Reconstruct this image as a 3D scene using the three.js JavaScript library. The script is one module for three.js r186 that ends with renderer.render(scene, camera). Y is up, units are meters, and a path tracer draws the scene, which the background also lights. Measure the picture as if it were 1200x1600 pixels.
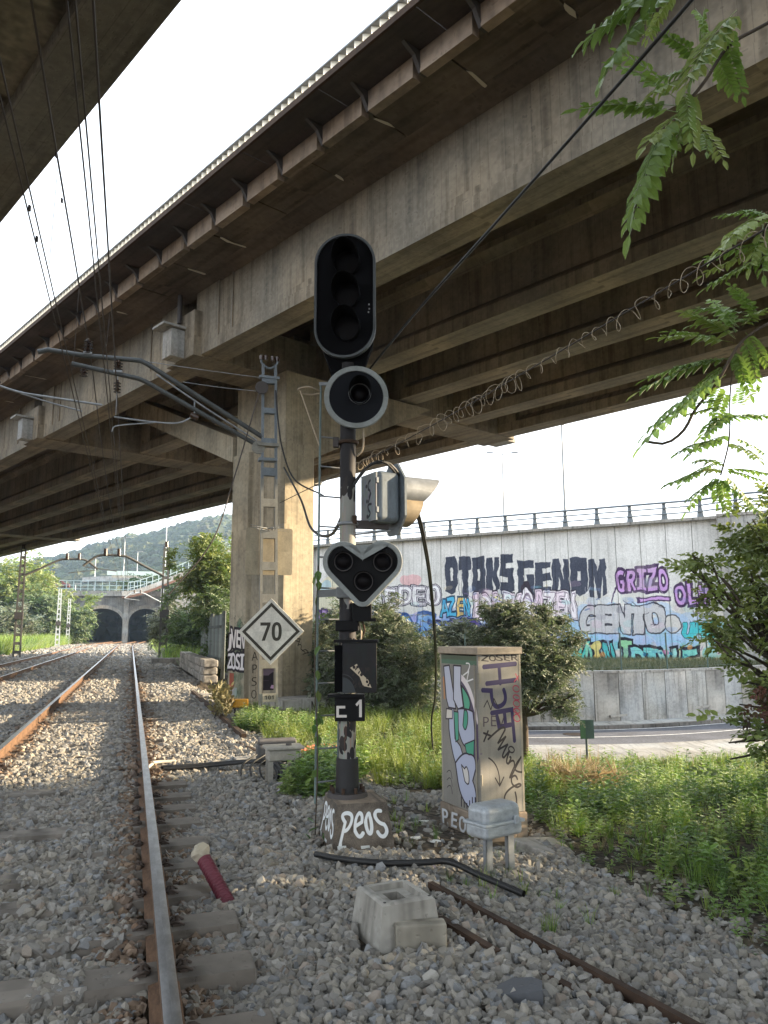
import * as THREE from 'three';
import { mergeGeometries, toCreasedNormals } from 'three/addons/utils/BufferGeometryUtils.js';
import { RoundedBoxGeometry } from 'three/addons/geometries/RoundedBoxGeometry.js';
import { ConvexGeometry } from 'three/addons/geometries/ConvexGeometry.js';
import { FontLoader } from 'three/addons/loaders/FontLoader.js';
import { TextGeometry } from 'three/addons/geometries/TextGeometry.js';
import { createNoise2D, createNoise3D } from 'simplex-noise';

// ---------- camera, sky, sun, exposure ----------
const scene = new THREE.Scene();
const camera = new THREE.PerspectiveCamera(67.28, 0.75, 0.05, 4000);
camera.position.set(0, 1.6, 0);
camera.rotation.order = 'YXZ';
camera.rotation.set(THREE.MathUtils.degToRad(8.9), 0, -0.0055);
const renderer = new THREE.WebGLRenderer({ antialias: true });
renderer.toneMapping = THREE.LinearToneMapping;
renderer.toneMappingExposure = 4.0;
renderer.shadowMap.enabled = true;

const SUN = new THREE.Vector3(0.955, 0.250, -0.16).normalize();
{ // pale hazy evening sky: white near the horizon and towards the sun, faintly blue overhead
  const W = 256, H = 128, data = new Float32Array(W * H * 4);
  for (let j = 0; j < H; j++) for (let i = 0; i < W; i++) {
    const phi = ((i + .5) / W - .5) * 2 * Math.PI, th = ((j + .5) / H - .5) * Math.PI;
    const d = new THREE.Vector3(Math.cos(phi) * Math.cos(th), Math.sin(th), Math.sin(phi) * Math.cos(th));
    const up = Math.max(0, d.y), c = Math.max(0, d.dot(SUN));
    const k = Math.pow(up, .6), glow = .3 * Math.pow(c, 6);
    const L = .64;
    const o = (j * W + i) * 4;
    data[o] = L * (1.0 - .22 * k) + glow * 1.05;
    data[o + 1] = L * (1.01 - .13 * k) + glow * .98;
    data[o + 2] = L * (1.02 - .02 * k) + glow * .82;
    data[o + 3] = 1;
  }
  const sky = new THREE.DataTexture(data, W, H, THREE.RGBAFormat, THREE.FloatType);
  sky.mapping = THREE.EquirectangularReflectionMapping; sky.magFilter = THREE.LinearFilter; sky.minFilter = THREE.LinearFilter; sky.needsUpdate = true;
  scene.background = sky; scene.environment = sky;
}
const sun = new THREE.DirectionalLight(new THREE.Color(1.0, .80, .54), 5);
sun.position.copy(SUN).multiplyScalar(120); sun.castShadow = true; sun.shadow.radius = 1.5;
Object.assign(sun.shadow.camera, { left: -90, right: 90, top: 60, bottom: -60, near: 1, far: 400 });
sun.shadow.mapSize.set(4096, 4096);
scene.add(sun, sun.target);
scene.fog = new THREE.FogExp2(new THREE.Color(.52, .72, 1.0), 0.00028);

// ---------- helpers ----------
function rng(seed) { let a = seed >>> 0; return () => { a = (a + 0x6D2B79F5) >>> 0; let t = a; t = Math.imul(t ^ (t >>> 15), t | 1); t ^= t + Math.imul(t ^ (t >>> 7), t | 61); return ((t ^ (t >>> 14)) >>> 0) / 4294967296; }; }
const R = rng(20240611);
const rr = (a, b) => a + (b - a) * R();
const n2 = createNoise2D(rng(5)), n3 = createNoise3D(rng(6));
const V3 = (x, y, z) => new THREE.Vector3(x, y, z);
const lerp = THREE.MathUtils.lerp, clamp = THREE.MathUtils.clamp, D2R = Math.PI / 180;
const sm = (x, a, b) => { const t = clamp((x - a) / (b - a), 0, 1); return t * t * (3 - 2 * t); };
const BR = 42.77 * D2R, TR = 18.03 * D2R;       // headings of the viaduct and of the tracks
const bn = V3(Math.cos(BR), 0, -Math.sin(BR)), bb = V3(-Math.sin(BR), 0, -Math.cos(BR));
const tn = V3(Math.cos(TR), 0, -Math.sin(TR)), td = V3(-Math.sin(TR), 0, -Math.cos(TR));
const BP = (p, s, y) => V3(bn.x * p + bb.x * s, y, bn.z * p + bb.z * s);   // viaduct: across, along, height
const TP = (t, l, y) => V3(tn.x * t + td.x * l, y, tn.z * t + td.z * l);   // track: across, along, height
const trackT = (x, z) => tn.x * x + tn.z * z, trackL = (x, z) => td.x * x + td.z * z;
const taken = new Map();
const numbered = (n) => { const k = taken.get(n) || 0; taken.set(n, k + 1); return k ? n + '_' + String(k).padStart(3, '0') : n; };
function uvm(g) { // box-projected uv in metres
  if (g.index) g = g.toNonIndexed();
  if (!g.attributes.normal) g.computeVertexNormals();
  for (const k of Object.keys(g.attributes)) if (!['position', 'normal', 'uv'].includes(k)) g.deleteAttribute(k);
  const P = g.attributes.position, N = g.attributes.normal, u = new Float32Array(P.count * 2);
  const A = V3(), B = V3(), C = V3();
  for (let i = 0; i < P.count; i += 3) {
    A.fromBufferAttribute(P, i); B.fromBufferAttribute(P, i + 1); C.fromBufferAttribute(P, i + 2);
    const n = B.clone().sub(A).cross(C.clone().sub(A)); const ax = Math.abs(n.x), ay = Math.abs(n.y), az = Math.abs(n.z);
    for (let k = 0; k < 3; k++) {
      const q = [A, B, C][k];
      const w = ay >= ax && ay >= az ? [q.x, q.z] : ax >= az ? [q.z, q.y] : [q.x, q.y];
      u[(i + k) * 2] = w[0]; u[(i + k) * 2 + 1] = w[1];
    }
  }
  g.setAttribute('uv', new THREE.BufferAttribute(u, 2));
  return g;
}
function bx(w, h, d, x = 0, y = 0, z = 0, r = 0) { // box, chamfered when r is set
  const g = r ? new RoundedBoxGeometry(w, h, d, 1, r) : new THREE.BoxGeometry(w, h, d);
  g.translate(x, y, z); return uvm(g);
}
function boxAB(x0, y0, z0, x1, y1, z1, r = 0) { return bx(Math.abs(x1 - x0), Math.abs(y1 - y0), Math.abs(z1 - z0), (x0 + x1) / 2, (y0 + y1) / 2, (z0 + z1) / 2, r); }
function rod(a, b, r0, r1 = r0, n = 8) {
  const d = b.clone().sub(a), L = d.length(), g = new THREE.CylinderGeometry(r1, r0, L, n, 1);
  g.translate(0, L / 2, 0); g.applyQuaternion(new THREE.Quaternion().setFromUnitVectors(V3(0, 1, 0), d.normalize())); g.translate(a.x, a.y, a.z); return uvm(g);
}
function bar(a, b, w, h, upv = V3(0, 1, 0)) { // rectangular bar between points
  const d = b.clone().sub(a), L = d.length(); d.normalize();
  const sx = d.clone().cross(upv).normalize(), uy = sx.clone().cross(d);
  const g = new THREE.BoxGeometry(w, h, L); g.applyMatrix4(new THREE.Matrix4().makeBasis(sx, uy, d.clone().negate())); const m = a.clone().add(b).multiplyScalar(.5); g.translate(m.x, m.y, m.z); return uvm(g);
}
function tube(pts, r, n = 40, k = 7) { return uvm(new THREE.TubeGeometry(new THREE.CatmullRomCurve3(pts, false, 'centripetal'), n, r, k, false)); }
function poly(pts, depth, bevel = 0) { // extruded outline, z from 0 to depth
  const s = pts instanceof THREE.Shape ? pts : new THREE.Shape(pts.map(([x, y]) => new THREE.Vector2(x, y)));
  return uvm(new THREE.ExtrudeGeometry(s, bevel ? { depth: depth - 2 * bevel, bevelEnabled: true, bevelSize: bevel, bevelThickness: bevel, bevelSegments: 1, curveSegments: 18 } : { depth, bevelEnabled: false, curveSegments: 24 }).translate(0, 0, bevel));
}
const merge = (gs) => mergeGeometries(gs.map((g) => { if (g.index) g = g.toNonIndexed(); for (const k of Object.keys(g.attributes)) if (!['position', 'normal', 'uv'].includes(k)) g.deleteAttribute(k); if (!g.attributes.uv) g = uvm(g); return g; }));
function mesh(name, g, m, parent) {
  if (Array.isArray(g)) g = g.length > 1 ? merge(g) : g[0];
  const o = new THREE.Mesh(g, m); o.name = name; o.castShadow = o.receiveShadow = true; if (parent) parent.add(o); return o;
}
function tag(o, label, category, group, kind) { o.userData = { label, category }; if (group) o.userData.group = group; if (kind) o.userData.kind = kind; return o; }
function thing(name, label, category, pos = [0, 0, 0], turn = 0, group) {
  const o = new THREE.Group(); o.name = numbered(name); o.position.set(...pos); o.rotation.y = turn; scene.add(o); return tag(o, label, category, group);
}
function single(name, g, m, label, category, group) { const o = mesh(numbered(name), g, m, scene); return tag(o, label, category, group); }
function struct(name, g, m, label, category) { const o = mesh(numbered(name), g, m, scene); o.userData = { kind: 'structure', label, category }; return o; }

// ---------- textures and materials ----------
function fbm(x, y, per, oct, seed) { // tileable value noise, period per
  let v = 0, a = .5, t = 0;
  for (let o = 0; o < oct; o++) {
    const xi = Math.floor(x), yi = Math.floor(y), fx = x - xi, fy = y - yi, p = per << o;
    const h = (i, j) => { i = ((i % p) + p) % p; j = ((j % p) + p) % p; let n = Math.imul(i + 1, 374761393) ^ Math.imul(j + 1, 668265263) ^ Math.imul(seed + o * 17 + 1, 974711); n = Math.imul(n ^ (n >>> 13), 1274126177); return ((n ^ (n >>> 16)) >>> 0) / 4294967296; };
    const u = fx * fx * (3 - 2 * fx), w = fy * fy * (3 - 2 * fy);
    v += a * lerp(lerp(h(xi, yi), h(xi + 1, yi), u), lerp(h(xi, yi + 1), h(xi + 1, yi + 1), u), w);
    t += a; a *= .5; x *= 2; y *= 2;
  }
  return v / t;
}
function tex(N, fn, metres, srgb = true) { // fn(u, v) -> [r, g, b] in 0..1
  const d = new Uint8Array(N * N * 4);
  for (let j = 0; j < N; j++) for (let i = 0; i < N; i++) { const c = fn(i / N, j / N), o = (j * N + i) * 4; for (let k = 0; k < 3; k++) d[o + k] = clamp(c[k], 0, 1) * 255; d[o + 3] = 255; }
  const t = new THREE.DataTexture(d, N, N); t.wrapS = t.wrapT = THREE.RepeatWrapping; t.magFilter = THREE.LinearFilter; t.minFilter = THREE.LinearMipmapLinearFilter; t.generateMipmaps = true;
  if (srgb) t.colorSpace = THREE.SRGBColorSpace; t.repeat.set(1 / metres, 1 / metres); t.needsUpdate = true; return t;
}
const g3 = (v) => [v, v, v];
function concreteTex(seed, streak, blotch, metres, boards = 0) {
  return tex(512, (u, v) => {
    const b = fbm(u * 4, v * 4, 4, 5, seed), f = fbm(u * 64, v * 64, 64, 2, seed + 3), s = fbm(u * 40, v * 2, 40, 3, seed + 7), w = fbm(u * 3, v * 3, 3, 4, seed + 9);
    let k = .80 + blotch * (b - .5) + .16 * (f - .5) - streak * Math.max(0, s - .52) * 2 * (.4 + w);
    if (boards) { const q = (u * boards) % 1; if (q < .04) k -= .13; k += .05 * (fbm(Math.floor(u * boards) * .37 + .2, v * 2, 64, 2, seed + 21) - .5); }
    if (f > .82) k -= .12;
    const warm = .03 * (w - .5) * 2;
    return [k + warm, k, k - warm * 1.3];
  }, metres);
}
const bumpTex = tex(256, (u, v) => g3(.5 + .6 * (fbm(u * 8, v * 8, 8, 5, 31) - .5) - (fbm(u * 50, v * 50, 50, 2, 33) > .78 ? .3 : 0)), 1.2, false);
const std = (o) => new THREE.MeshStandardMaterial(o);
const lin = (r, g, b) => new THREE.Color().setRGB(r, g, b);
const cTexA = concreteTex(1, .24, .36, 4, 26), cTexB = concreteTex(2, .32, .5, 5), cTexC = concreteTex(3, .35, .3, 3);
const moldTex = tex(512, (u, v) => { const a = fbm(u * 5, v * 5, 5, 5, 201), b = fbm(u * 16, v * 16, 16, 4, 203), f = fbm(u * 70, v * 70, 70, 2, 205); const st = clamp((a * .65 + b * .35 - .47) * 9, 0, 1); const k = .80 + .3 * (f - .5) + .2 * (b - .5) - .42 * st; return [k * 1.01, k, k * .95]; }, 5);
const M = {
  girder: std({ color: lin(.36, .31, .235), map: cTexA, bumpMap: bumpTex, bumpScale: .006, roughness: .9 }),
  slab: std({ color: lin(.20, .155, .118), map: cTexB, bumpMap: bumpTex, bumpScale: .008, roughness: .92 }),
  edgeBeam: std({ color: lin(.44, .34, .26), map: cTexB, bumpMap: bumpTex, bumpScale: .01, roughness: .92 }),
  pale: std({ color: lin(.52, .50, .46), map: cTexC, bumpMap: bumpTex, bumpScale: .005, roughness: .9 }),
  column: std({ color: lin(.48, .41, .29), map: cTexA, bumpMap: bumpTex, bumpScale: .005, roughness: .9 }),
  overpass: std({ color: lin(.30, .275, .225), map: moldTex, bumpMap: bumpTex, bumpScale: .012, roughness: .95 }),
  wall: std({ color: lin(.60, .60, .58), map: cTexC, bumpMap: bumpTex, bumpScale: .006, roughness: .92 }),
  found: std({ color: lin(.34, .28, .22), map: cTexB, bumpMap: bumpTex, bumpScale: .012, roughness: .95 }),
  newConcrete: std({ color: lin(.50, .485, .44), map: cTexC, bumpMap: bumpTex, bumpScale: .006, roughness: .92 }),
  sleeper: std({ color: lin(.27, .25, .225), map: cTexB, bumpMap: bumpTex, bumpScale: .008, roughness: .95 }),
  walkway: std({ color: lin(.10, .075, .068), roughness: .8, map: cTexB }),
  steelDark: std({ color: lin(.07, .062, .06), roughness: .7, metalness: .3 }),
};
const rustTex = tex(256, (u, v) => { const a = fbm(u * 8, v * 8, 8, 5, 41), b = fbm(u * 30, v * 30, 30, 3, 43); return [.34 + .34 * a + .15 * b, .26 + .28 * a + .11 * b, .205 + .22 * a + .08 * b]; }, .6);
const paintTex = tex(256, (u, v) => { const a = fbm(u * 6, v * 3, 6, 5, 51), b = fbm(u * 40, v * 40, 40, 2, 53); const k = .86 + .25 * (a - .5) + .1 * (b - .5); return [k, k, k]; }, .8);
Object.assign(M, {
  rust: std({ color: lin(.50, .50, .49), map: rustTex, roughness: .9, metalness: .1, bumpMap: bumpTex, bumpScale: .004 }),
  rustDark: std({ color: lin(.15, .145, .145), map: rustTex, roughness: .9, bumpMap: bumpTex, bumpScale: .004 }),
  railTop: std({ color: lin(.62, .63, .65), metalness: 1, roughness: .3, map: paintTex }),
  galv: std({ color: lin(.33, .35, .37), metalness: .35, roughness: .55, map: paintTex }),
  galvBlue: std({ color: lin(.20, .235, .265), metalness: .2, roughness: .55, map: paintTex }),
  grey: std({ color: lin(.22, .235, .24), roughness: .6, map: paintTex }),
  rim: std({ color: lin(.30, .325, .315), roughness: .6, map: paintTex }),
  black: new THREE.MeshPhysicalMaterial({ color: lin(.006, .006, .007), roughness: .6, specularIntensity: .3 }),
  matte: new THREE.MeshPhysicalMaterial({ color: lin(.004, .004, .005), roughness: 1, specularIntensity: .3 }),
  navy: new THREE.MeshPhysicalMaterial({ color: lin(.006, .007, .010), roughness: .7, specularIntensity: .3 }),
  rubber: std({ color: lin(.012, .012, .012), roughness: .5 }),
  glassDark: new THREE.MeshPhysicalMaterial({ color: lin(.004, .003, .0035), roughness: .4, specularIntensity: .15 }),
  white: std({ color: lin(.72, .70, .64), roughness: .6, map: paintTex }),
  signBlack: std({ color: lin(.03, .026, .018), roughness: .7 }),
  wire: std({ color: lin(.06, .05, .045), roughness: .6, metalness: .4 }),
  wirePale: std({ color: lin(.40, .33, .24), roughness: .6, metalness: .4 }),
  porcelain: std({ color: lin(.05, .03, .022), roughness: .25 }),
  greenPaint: std({ color: lin(.10, .16, .14), roughness: .6, map: paintTex }),
});
// ---------- ground ----------
const dip = (x, z) => .055 * (1 - sm(Math.abs(trackT(x, z) + .66), 1.5, 1.9));   // bed under the sleepers
function G(x, z) {
  const t = trackT(x, z), l = trackL(x, z);
  let y = -.015 - dip(x, z);
  y -= .16 * sm(t, 1.55, 3.4) * sm(l, -40, -6);
  y -= .9 * sm(-z, 7, 15.5) * sm(x, .9, 2.6);
  const zb = lerp(22.3, 15.6, sm(x, -3.4, -.4));
  y = lerp(y, -1.98, sm(-z, zb, zb + 5) * sm(x, -6.6, -4.2));
  y += .012 * n2(x * .8, z * .8) * sm(Math.abs(t + .66), 2.2, 3.2);
  y += 7 * sm(-t, 15, 34) * sm(l, 25, 60) + 6 * sm(t, 14, 40) * sm(l, 45, 90);
  return y;
}
{
  const axis = (lo, hi, nlo, nhi, step) => { const a = []; let v = nlo, k = step; while (v > lo) { k *= 1.22; v -= k; a.unshift(Math.max(v, lo)); } for (v = nlo; v <= nhi + 1e-6; v += step) a.push(v); k = step; v = a[a.length - 1]; while (v < hi) { k *= 1.22; v += k; a.push(Math.min(v, hi)); } return a; };
  const xs = axis(-1600, 1600, -14, 12, .28), zs = axis(-1800, 400, -34, 3, .28);
  const P = [], U = [], I = [];
  for (const z of zs) for (const x of xs) { P.push(x, G(x, z), z); U.push(x, z); }
  for (let j = 0; j + 1 < zs.length; j++) for (let i = 0; i + 1 < xs.length; i++) { const a = j * xs.length + i, b = a + 1, c = a + xs.length, d = c + 1; I.push(a, c, b, b, c, d); }
  const g = new THREE.BufferGeometry(); g.setAttribute('position', new THREE.Float32BufferAttribute(P, 3)); g.setAttribute('uv', new THREE.Float32BufferAttribute(U, 2)); g.setIndex(I); g.computeVertexNormals();
  const gt = tex(1024, (u, v) => { const a = fbm(u * 40, v * 40, 40, 3, 61), b = fbm(u * 110, v * 110, 110, 2, 63), c = fbm(u * 5, v * 5, 5, 4, 65); const k = .42 + .34 * (a - .5) + .5 * (b - .5) + .2 * (c - .5); return [k * 1.02, k * .94, k * .84]; }, 4);
  struct('ground', g, std({ color: lin(.32, .295, .255), map: gt, bumpMap: gt, bumpScale: .03, roughness: 1 }), 'stony grey brown trackside ground reaching to the hills', 'ground');
}
const ribbon = (x0, x1, n, za, zb2, y) => {
  const P = [], U = [], I = [];
  for (let i = 0; i <= n; i++) { const x = lerp(x0, x1, i / n), a = za(x), b = zb2(x); P.push(x, y, a, x, y, b); U.push(x, a, x, b); if (i < n) { const k = i * 2; I.push(k, k + 2, k + 1, k + 1, k + 2, k + 3); } }
  const g = new THREE.BufferGeometry(); g.setAttribute('position', new THREE.Float32BufferAttribute(P, 3)); g.setAttribute('uv', new THREE.Float32BufferAttribute(U, 2)); g.setIndex(I); g.computeVertexNormals(); return g;
};
const zw = (x) => -30.1 - .04 * Math.pow(Math.max(0, Math.min(x, 15.5) - 6), 2) - .02 * Math.max(0, -x) - .7 * Math.max(0, x - 15.5);   // foot of the low wall
{
  const asphalt = tex(512, (u, v) => { const a = fbm(u * 120, v * 120, 120, 2, 71), b = fbm(u * 6, v * 6, 6, 4, 73); const k = .72 + .3 * (a - .5) + .26 * (b - .5); return [k, k, k * 1.03]; }, 5);
  struct('road', ribbon(-5.2, 26, 60, (x) => -21.4, (x) => zw(x) + 1.35, -1.93), std({ color: lin(.16, .165, .18), map: asphalt, roughness: .85, bumpMap: asphalt, bumpScale: .004 }), 'grey asphalt road curving below the low concrete wall', 'road');
  struct('road_shoulder', ribbon(-5.2, 17, 60, (x) => -21.4, (x) => zw(x) + 5.0, -1.922), std({ color: lin(.44, .43, .40), map: cTexC, roughness: .95 }), 'pale concrete shoulder on the near side of the road', 'pavement');
  const mk = std({ color: lin(.74, .74, .72), roughness: .7, map: paintTex });
  const lines = struct('road_marking', ribbon(-5.2, 46, 60, (x) => zw(x) + 1.62, (x) => zw(x) + 1.50, -1.918), mk, 'white painted edge line beside the far kerb', 'road marking');
  struct('road_marking', ribbon(-5.2, 46, 60, (x) => zw(x) + 3.42, (x) => zw(x) + 3.30, -1.918), mk, 'white painted line along the middle of the road', 'road marking');
  // far pavement with kerb stones
  const pav = new THREE.Group(); pav.name = 'pavement'; scene.add(pav); pav.userData = { kind: 'structure', label: 'narrow concrete pavement with kerb at the foot of the low wall', category: 'pavement' };
  mesh('paving', ribbon(-5.2, 40, 60, (x) => zw(x) + 1.2, (x) => zw(x) - .1, -1.80), std({ color: lin(.5, .5, .47), map: cTexC, roughness: .95 }), pav);
  for (let i = 0; i < 34; i++) { const x = -5 + i, a = V3(x + .01, -1.87, zw(x) + 1.27), b = V3(x + .99, -1.87, zw(x + 1) + 1.27); mesh('kerb_stone', bar(a, b, .15, .15), M.sleeper, pav); }
  single('manhole_cover', new THREE.CylinderGeometry(.42, .42, .012, 20).translate(6.6, -1.925, zw(6.6) + 2.5), std({ color: lin(.09, .085, .08), roughness: .7, metalness: .4, map: rustTex }), 'round dark manhole cover set in the road', 'manhole cover');
}
// ---------- low retaining wall beside the road ----------
{
  const lw = thing('low_retaining_wall', 'low pale concrete retaining wall beside the road', 'wall', [0, 0, 0]);
  const stain = [std({ color: lin(.60, .59, .55), map: cTexC, bumpMap: bumpTex, bumpScale: .006, roughness: .95 }), std({ color: lin(.50, .48, .44), map: cTexB, bumpMap: bumpTex, bumpScale: .008, roughness: .95 }), std({ color: lin(.64, .63, .60), map: cTexA, bumpMap: bumpTex, bumpScale: .006, roughness: .95 })];
  for (let i = 0; i < 24; i++) {
    const x = -5 + i, a = V3(x + .008, -.98, zw(x) - .15), b = V3(x + .992, -.98, zw(x + 1) - .15);
    mesh('wall_panel', bar(a, b, .34, 1.98), stain[(i * 7 + (i >> 2)) % 3], lw);
  }
  mesh('coping', merge(Array.from({ length: 12 }, (_, i) => { const x = -5 + 2 * i; return bar(V3(x, .05, zw(x) - .15), V3(x + 2, .05, zw(x + 2) - .15), .42, .08); })), M.pale, lw);
  // bare patch of newer render and ledge
  mesh('ledge', bar(V3(8.6, -1.62, zw(8.6) + .08), V3(13.2, -1.42, zw(13.2) + .08), .1, .08), stain[1], lw);
}
// ---------- bank between the two walls ----------
const WE = V3(16.4, 0, -37.4), WW = V3(-13, 0, -53.8), wu = WW.clone().sub(WE).normalize(), WLEN = 33.66;
const wallZ = (x) => x > 16.4 ? -37.4 + (x - 16.4) * .5 : -37.4 + (x - 16.4) * .5578;
const bankY = (x, f) => lerp(.02, .16 + .85 * sm(x, 6, -6), Math.pow(f, .8));
{
  const P = [], U = [], I = [], nx = 40, nz = 8;
  for (let i = 0; i <= nx; i++) for (let j = 0; j <= nz; j++) { const x = lerp(-5.5, 19.5, i / nx), f = j / nz, z = lerp(zw(x) - .3, Math.min(wallZ(x) - .1, zw(x) - .6), f); P.push(x, bankY(x, f) - (j ? 0 : .04), z); U.push(x, z); }
  for (let i = 0; i < nx; i++) for (let j = 0; j < nz; j++) { const a = i * (nz + 1) + j, b = a + 1, c = a + nz + 1, d = c + 1; I.push(a, c, b, b, c, d); }
  const g = new THREE.BufferGeometry(); g.setAttribute('position', new THREE.Float32BufferAttribute(P, 3)); g.setAttribute('uv', new THREE.Float32BufferAttribute(U, 2)); g.setIndex(I); g.computeVertexNormals();
  struct('grassy_bank', g, std({ color: lin(.16, .17, .09), map: cTexB, roughness: 1 }), 'earth bank between the low wall and the painted wall', 'bank');
}
// ---------- painted retaining wall ----------
function gtext(c, str, x0, y0, x1, y1, o) { // lettering fitted into a box, letter by letter
  const rj = rng(str.length * 77 + Math.round(x0)); const n = str.length, w = (x1 - x0) / n, h = y1 - y0;
  c.lineJoin = o.join || 'miter'; c.miterLimit = 2;
  const each = (fn) => { for (let i = 0; i < n; i++) { const q = rng(i * 991 + Math.round(x0)); const ch = str[i]; if (ch === ' ') continue; c.save(); c.font = (o.bold === false ? '' : 'bold ') + '100px ' + (o.font || 'sans-serif'); const m = c.measureText(ch), cw = m.width * .92, chh = (m.actualBoundingBoxAscent || 73) + (m.actualBoundingBoxDescent || 0); c.translate(x0 + (i + .5) * w, y1 - h * (.08 + .06 * q())); c.transform(1, (q() - .5) * (o.wob || .1), (q() - .5) * (o.wob || .1) * 1.5, 1, 0, 0); c.scale(w * (o.over || 1.12) / cw, h * .8 * (.94 + .12 * q()) / chh); c.textAlign = 'center'; fn(ch, i); c.restore(); } };
  if (o.back) each((ch) => { c.strokeStyle = o.back; c.lineWidth = o.lw2 || 34; c.strokeText(ch, 0, 0); });
  if (o.stroke) each((ch) => { c.strokeStyle = o.stroke; c.lineWidth = o.lw || 18; c.strokeText(ch, 0, 0); });
  each((ch, i) => { c.fillStyle = Array.isArray(o.fill) ? o.fill[i % o.fill.length] : o.fill; c.fillText(ch, 0, 0); if (o.fat) { c.strokeStyle = c.fillStyle; c.lineWidth = o.fat; c.strokeText(ch, 0, 0); } });
  if (o.line) each((ch) => { c.strokeStyle = o.line; c.lineWidth = o.lwl || 5; c.strokeText(ch, 0, 0); });
}
function canvasTex(w, h, draw, bg) {
  const cv = document.createElement('canvas'); cv.width = w; cv.height = h; const c = cv.getContext('2d'); if (bg) { c.fillStyle = bg; c.fillRect(0, 0, w, h); } draw(c, w, h);
  const t = new THREE.CanvasTexture(cv); t.colorSpace = THREE.SRGBColorSpace; t.magFilter = THREE.LinearFilter; return t;
}
const GA = 24.5, GH = 7.0; // metres of wall covered by the sprayed sheet
const graffiti = canvasTex(2048, 586, (c, W, H) => {
  const X = (a) => (GA - a) / GA * W, Yy = (y) => (GH - y) / GH * H;
  const q = rng(90);
  // concrete with rain streaks and blotches
  const im = c.createImageData(W, H);
  for (let j = 0; j < H; j++) for (let i = 0; i < W; i++) {
    const s = fbm(i / 9, j / 160, 4096, 3, 81), b = fbm(i / 120, j / 120, 4096, 4, 83), f = fbm(i / 3, j / 3, 4096, 2, 85);
    const k = 220 + 34 * (b - .5) + 26 * (f - .5) - 60 * Math.max(0, s - .56), o = (j * W + i) * 4;
    im.data[o] = k; im.data[o + 1] = k - 1; im.data[o + 2] = k - 4; im.data[o + 3] = 255;
  }
  c.putImageData(im, 0, 0);
  const blob = (a, y, ra, ry, col, al) => { c.globalAlpha = al; c.fillStyle = col; c.beginPath(); c.ellipse(X(a), Yy(y), ra / GA * W, ry / GH * H, 0, 0, 7); c.fill(); c.globalAlpha = 1; };
  // background washes of the lower pieces
  for (let i = 0; i < 150; i++) blob(lerp(7, 19.5, q()), lerp(.9, 3.2, q()), .4 + .8 * q(), .2 + .2 * q(), ['#8fb0e6', '#b9b4e8', '#7fa6da', '#a9a2dc', '#c7d6f2', '#e9e4f0', '#6f8fd0'][i % 7], .55);
  for (let i = 0; i < 130; i++) blob(lerp(0, 8, q()), lerp(.1, 2.5, q()), .3 + .5 * q(), .15 + .2 * q(), ['#6fd0ca', '#a9c6ec', '#8fd8d4', '#d9b8dd', '#7fc8d8', '#e9d7a0', '#5fb8c8'][i % 7], .55);
  for (let i = 0; i < 40; i++) blob(lerp(1.2, 7.6, q()), lerp(1.9, 3.4, q()), .5, .3, '#a8c8ee', .5);
  blob(22.6, 4.2, 1.1, 1.2, '#e6dfb8', .55); blob(23, 4.8, .4, .4, '#9fc4e0', .6); blob(17, 5.0, .7, .3, '#e2a3a8', .6);
  // upper rows
  const block = (str, x0, y0, x1, y1, col) => { // blocky rolled-on letters with cut-out counters
    const cuts = { D: [[.40, .32, .17, .36], [[.7, -.02], [1.02, -.02], [1.02, .26]], [[.7, 1.1], [1.02, 1.1], [1.02, .72]]], I: [[0, .34, .26, .66], [.74, .34, .26, .66]], O: [[.42, .36, .18, .28]], K: [[[.46, -.05], [.7, -.05], [.5, .42]], [[.46, 1.1], [.7, 1.1], [.5, .58]], [[1.02, .2], [1.02, .8], [.8, .5]]], S: [[.45, .2, .55, .15], [0, .58, .5, .14]], G: [[.44, .22, .56, .17], [.36, .39, .2, .34]], E: [[.5, .2, .5, .14], [.5, .6, .5, .15]], N: [[[.4, -.05], [.68, -.05], [.66, .55]], [[.32, 1.1], [.6, 1.1], [.34, .45]]], M: [[[.36, -.05], [.64, -.05], [.5, .34]], [[.24, 1.1], [.44, 1.1], [.26, .42]], [[.56, 1.1], [.76, 1.1], [.74, .42]]] };
    const n = str.length, w = (x1 - x0) / n, h = y1 - y0, b = rng(Math.round(x0)); const cv = document.createElement('canvas'); cv.width = W; cv.height = H; const k = cv.getContext('2d');
    for (let i = 0; i < n; i++) { const X0 = x0 + i * w + 2, w1 = w - 4, top = y0 + h * .10 * b(), bot = y1 + h * (.14 * b() - .06); k.fillStyle = col; k.beginPath(); k.moveTo(X0 + w1 * .04 * b(), top); k.lineTo(X0 + w1 * (1 - .05 * b()), top + h * .06 * (b() - .3)); k.lineTo(X0 + w1, bot - h * .1 * b()); k.lineTo(X0 + w1 * .5, bot + h * .08 * b()); k.lineTo(X0 - w1 * .03, bot - h * .08 * b()); k.closePath(); k.fill(); k.globalCompositeOperation = 'destination-out'; for (const [x, y, ww, hh] of cuts[str[i]] || []) { if (Array.isArray(x)) { k.beginPath(); [x, y, ww].forEach(([px, py], z) => z ? k.lineTo(X0 + px * w1, top + py * (bot - top)) : k.moveTo(X0 + px * w1, top + py * (bot - top))); k.fill(); } else k.fillRect(X0 + x * w1, top + y * (bot - top), ww * w1, hh * (bot - top)); }; k.globalCompositeOperation = 'source-over'; }
    c.drawImage(cv, 0, 0);
  };
  block('DIOKS', X(14.75), Yy(6.1), X(10.55), Yy(4.25), '#424757');
  block('GENOM', X(10.4), Yy(5.72), X(5.5), Yy(4.0), '#444959');
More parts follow.
